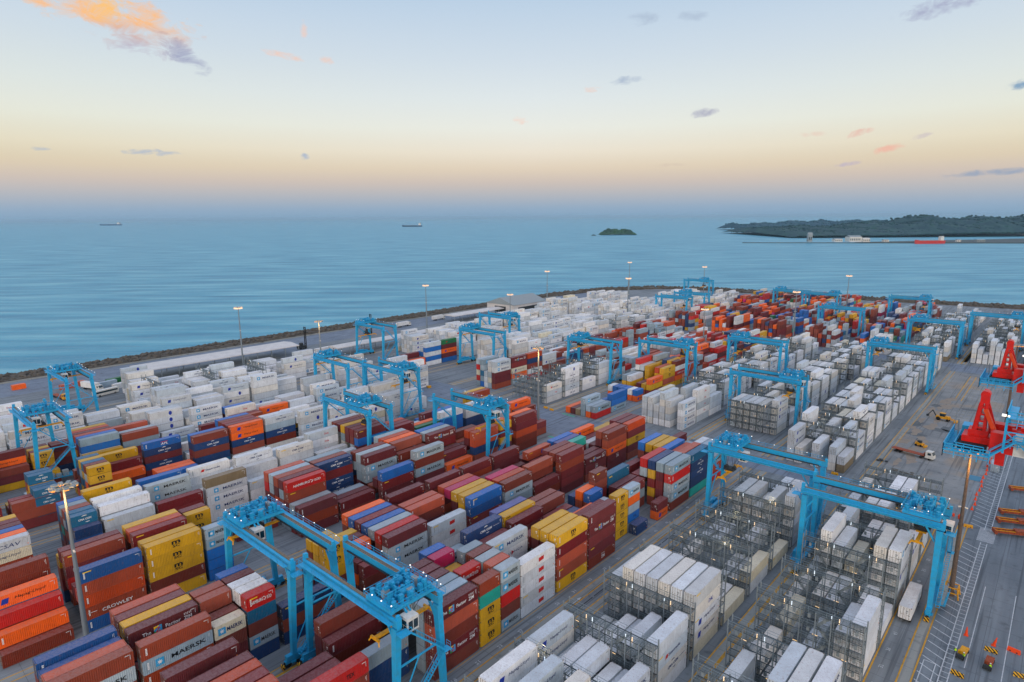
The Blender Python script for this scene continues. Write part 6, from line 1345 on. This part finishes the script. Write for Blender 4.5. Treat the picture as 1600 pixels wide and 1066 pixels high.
# ------------------------------------------------------------------ landward ends of two quay cranes
def quay_crane(y, z, x0, label):
    r = empty('quay_crane', (x0, y, 0)); mr_, mb = M['red'], M['crane']
    g_ = MB(); g_.box(4.2, 60, -4.8, -2.4, z - 1.6, z + 2.6); g_.box(4.2, 60, 2.4, 4.8, z - 1.6, z + 2.6); g_.box(5.4, 7.0, -4.2, -3.0, z - 4.4, z - 1.6)
    g_.box(4.2, 5.2, -2.4, 2.4, z - 1.4, z + .4); g_.obj('girder', mr_, r); w_ = MB(); w_.box(8.2, 13, -4.86, -2.34, z - 1.66, z + 2.66); w_.obj('white_band', M['white'], r)
    t2 = MB()
    def slabq(pts, y0_, y1_):
        n_ = len(pts); i_ = len(t2.v); t2.v += [(x_, y0_, z_) for x_, z_ in pts] + [(x_, y1_, z_) for x_, z_ in pts]; t2.f += [tuple(i_ + k for k in range(n_)), tuple(i_ + n_ + k for k in reversed(range(n_)))] + [(i_ + k, i_ + n_ + k, i_ + n_ + (k + 1) % n_, i_ + (k + 1) % n_) for k in range(n_)]; t2.mi += [0] * (n_ + 2)
    for y_ in (-1.3, .9):
        slabq([(.6, z + .2), (1.4, z + .2), (2.1, z + 7.6), (1.5, z + 7.6)], y_, y_ + .4); slabq([(2.5, z + .2), (3.1, z + .2), (3.0, z + 7.6), (2.5, z + 7.6)], y_, y_ + .35)
        slabq([(1.5, z + 7.6), (3.0, z + 7.6), (3.0, z + 9.2), (2.6, z + 10.2), (1.9, z + 10.3), (1.5, z + 9.2)], y_, y_ + .4)
    for k in range(4): t2.box(.9 + .18 * k, 3.0, -1.2, 1.2, z + 1.9 + 1.5 * k, z + 2.3 + 1.5 * k)
    slabq([(.5, z + .2), (1.3, z + .2), (1.9, z + 7.2), (1.3, z + 7.4)], -.9, .9); t2.cyl((2.25, -1.0, z + 9.4), (2.25, 1.0, z + 9.4), .85, n=18)
    slabq([(2.2, z + 7.2), (3.1, z + 7.4), (4.4, z + 3.4), (4.6, z + .8), (3.6, z + .8), (3.2, z + 3.4)], .2, .8)
    t2.box(-.8, 5.2, -2.4, 2.4, z - 1.4, z + .3); t2.box(.1, 3.6, -1.5, 1.5, z + .3, z + 1.6)
    t2.obj('sheave_tower', mr_, r)
    o2 = MB(); o2.bar((2.6, -1.2, z + 6.4), (4.4, -1.4, z + 2.4), .9, .7); o2.bar((4.4, -1.4, z + 2.4), (4.9, -1.4, z + .6), .8); o2.obj('buffer_arm', M['orange'], r)
    m2 = MB(); rr = random.Random(int(y))
    for k in range(34): m2.cb(rr.uniform(7.5, 18), rr.uniform(-2.2, 2.2), z - .4 + rr.uniform(.3, 3.2), rr.uniform(.5, 2), rr.uniform(.5, 1.6), rr.uniform(.6, 2.0))
    m2.cyl((9, -1.9, z + 1.6), (9, 1.9, z + 1.6), 1.2, n=16); m2.cyl((13, -1.9, z + 1.6), (13, 1.9, z + 1.6), 1.2, n=16); m2.obj('winch', mr_, r)
    b = MB(); F = z - 2.3
    [b.box(-3.4 + k * .8, -3.1 + k * .8, -6.6, -4.9, F - .15, F) for k in range(10)]; [b.box(-3.4, -1.7, -4.8 + k * .8, -4.5 + k * .8, F - .15, F) for k in range(18)]; b.bar((-3.4, -6.6, F), (-3.4, 9.5, F), .25); b.bar((-1.7, -4.9, F), (-1.7, 9.5, F), .25); b.bar((-3.4, -6.6, F), (4.6, -6.6, F), .25); b.bar((-3.4, -4.9, F), (4.6, -4.9, F), .25); b.railing([(-3.4, -6.6, F - 1.6), (4.6, -6.6, F - 1.6)], 1.5, 2, .15); b.railing([(-3.4, -6.6, F - 1.6), (-3.4, 2, F - 1.6)], 1.5, 2, .15); b.box(-1.7, 1.4, 7.6, 9.5, F - .15, F); b.box(8, 24, -6.4, -4.95, z + 1.6, z + 1.75); b.box(6.5, 24, -6.2, -4.4, z + 6.4, z + 6.55); b.box(6.5, 8, -4.4, 4.6, z + 6.4, z + 6.55)
    for pts in ([(-3.4, -6.6, F), (4.6, -6.6, F)], [(-3.4, -6.6, F), (-3.4, 9.5, F)], [(-1.7, -4.9, F), (3.4, -4.9, F)], [(-1.7, -4.9, F), (-1.7, 7.6, F)], [(8, -6.4, z + 1.75), (24, -6.4, z + 1.75)], [(6.5, -6.2, z + 6.55), (24, -6.2, z + 6.55)], [(6.5, -6.2, z + 6.55), (6.5, 4.6, z + 6.55)], [(6.5, -4.4, z + 3.2), (6.5, 4.4, z + 3.2)]): b.railing(pts, 1.3, 1.5, .17)
    for o_ in (-6.4, -5.1): b.bar((4.4, o_, F), (8.4, o_, z + 1.7), .22, .32); b.bar((4.4, o_, F + 1.2), (8.4, o_, z + 2.9), .13)
    for k in range(12): t3 = k / 12; b.cb(4.4 + 4 * t3, -5.75, F + 4.0 * t3, .36, 1.2, .08)
    for x in (6.6, 11, 15.5, 20): b.bar((x, -6.1, z - 1), (x, -6.1, z + 6.5), .42); b.bar((x, 4.9, z + 1), (x, 4.9, z + 6.5), .42); b.bar((x, -6.1, z + 3.6), (x + 4.4, -6.1, z + 3.6), .2)
    b.railing([(6.6, -6.1, z + .2), (20, -6.1, z + .2)], 1.2, 1.1, .14); b.railing([(6.6, -6.1, z + 4.6), (20, -6.1, z + 4.6)], 1.2, 1.6, .14); b.bar((6.6, -6.1, z + 3.6), (11, -6.1, z - .6), .2); b.bar((11, -6.1, z + 3.6), (15.5, -6.1, z - .6), .2); b.obj('platform', mb, r)
    c_ = MB(); c_.box(-1.4, 1.8, 3.0, 6.6, z - 1.8, z + .9); c_.obj('motor_box', mb, r)
    k_ = MB(); k_.box(-1.2, 3.8, -4.6, -2.6, z - 2.2, z - 1.0); k_.box(-1.5, .4, -1.5, 2.6, z - 2.2, z - 1.4); k_.obj('cable_reel', M['black'], r)
    l_ = MB(); l_.cb(6.3, -5.8, z + 6.9, 1.3, .5, .4); l_.obj('lamp', M['lampw'], r)
    a_ = MB(); a_.bar((-3.2, 8.5, F), (-3.2, 8.5, F + 5), .12); a_.bar((-2.2, 6.0, F), (-2.4, 6.0, F + 3.6), .3); a_.obj('antenna', M['grey'], r)
    for x in (36, 58):
        for s in (-9, 9): q2 = MB(); q2.bar((x, s, 0), (x, s * .55, z - 1.8), 1.5); q2.obj('leg', mb, r)
    q2 = MB()
    for x in (36, 58): q2.box(x - .8, x + .8, -9, 9, 13, 14.6); q2.box(x - .7, x + .7, -5.4, 5.4, z - 2.9, z - 1.65)
    q2.box(36, 58, -9.6, -8.4, 13, 14.4); q2.box(36, 58, 8.4, 9.6, 13, 14.4); q2.obj('portal_beam', mb, r)
    tag(r, label, 'quay crane')
quay_crane(56, 41, 69.6, 'nearer red and light-blue quay crane end with white-banded girder')
quay_crane(128, 41, 68.9, 'farther red and light-blue quay crane end at right edge')
# fixed trestles of steel along the crossing
for x, y, rz, lb in ((-178, 104, 82, 'long black and yellow spreader bar lying on the empty crossroad'),):
    r = empty('floor_barrier', (x, y, .02), R(rz)); b = MB(); b.box(-.3, .3, -14, 14, .1, .7); b.obj('bar', M['hazard'], r); b = MB(); b.cb(0, -14, .6, 1.6, 1.2, 1.1); b.cb(0, 14, .6, 1.6, 1.2, 1.1); b.obj('end_block', M['yellow'], r); tag(r, lb, 'barrier')
HAZE = True
if HAZE:
    hm = bpy.data.materials.new('haze'); hm.use_nodes = True; t = hm.node_tree; t.nodes.remove(t.nodes['Principled BSDF']); pv = t.nodes.new('ShaderNodeVolumePrincipled'); pv.inputs['Density'].default_value = 3.4e-5; pv.inputs['Color'].default_value = (.5, .78, 1.0, 1); t.links.new(pv.outputs[0], t.nodes['Material Output'].inputs['Volume'])
    b = MB(); b.box(-60000, 60000, -60000, 60000, -6, 118); o = b.obj('haze', hm); tag(o, 'thin pale air over the harbour', 'haze', None, 'stuff')
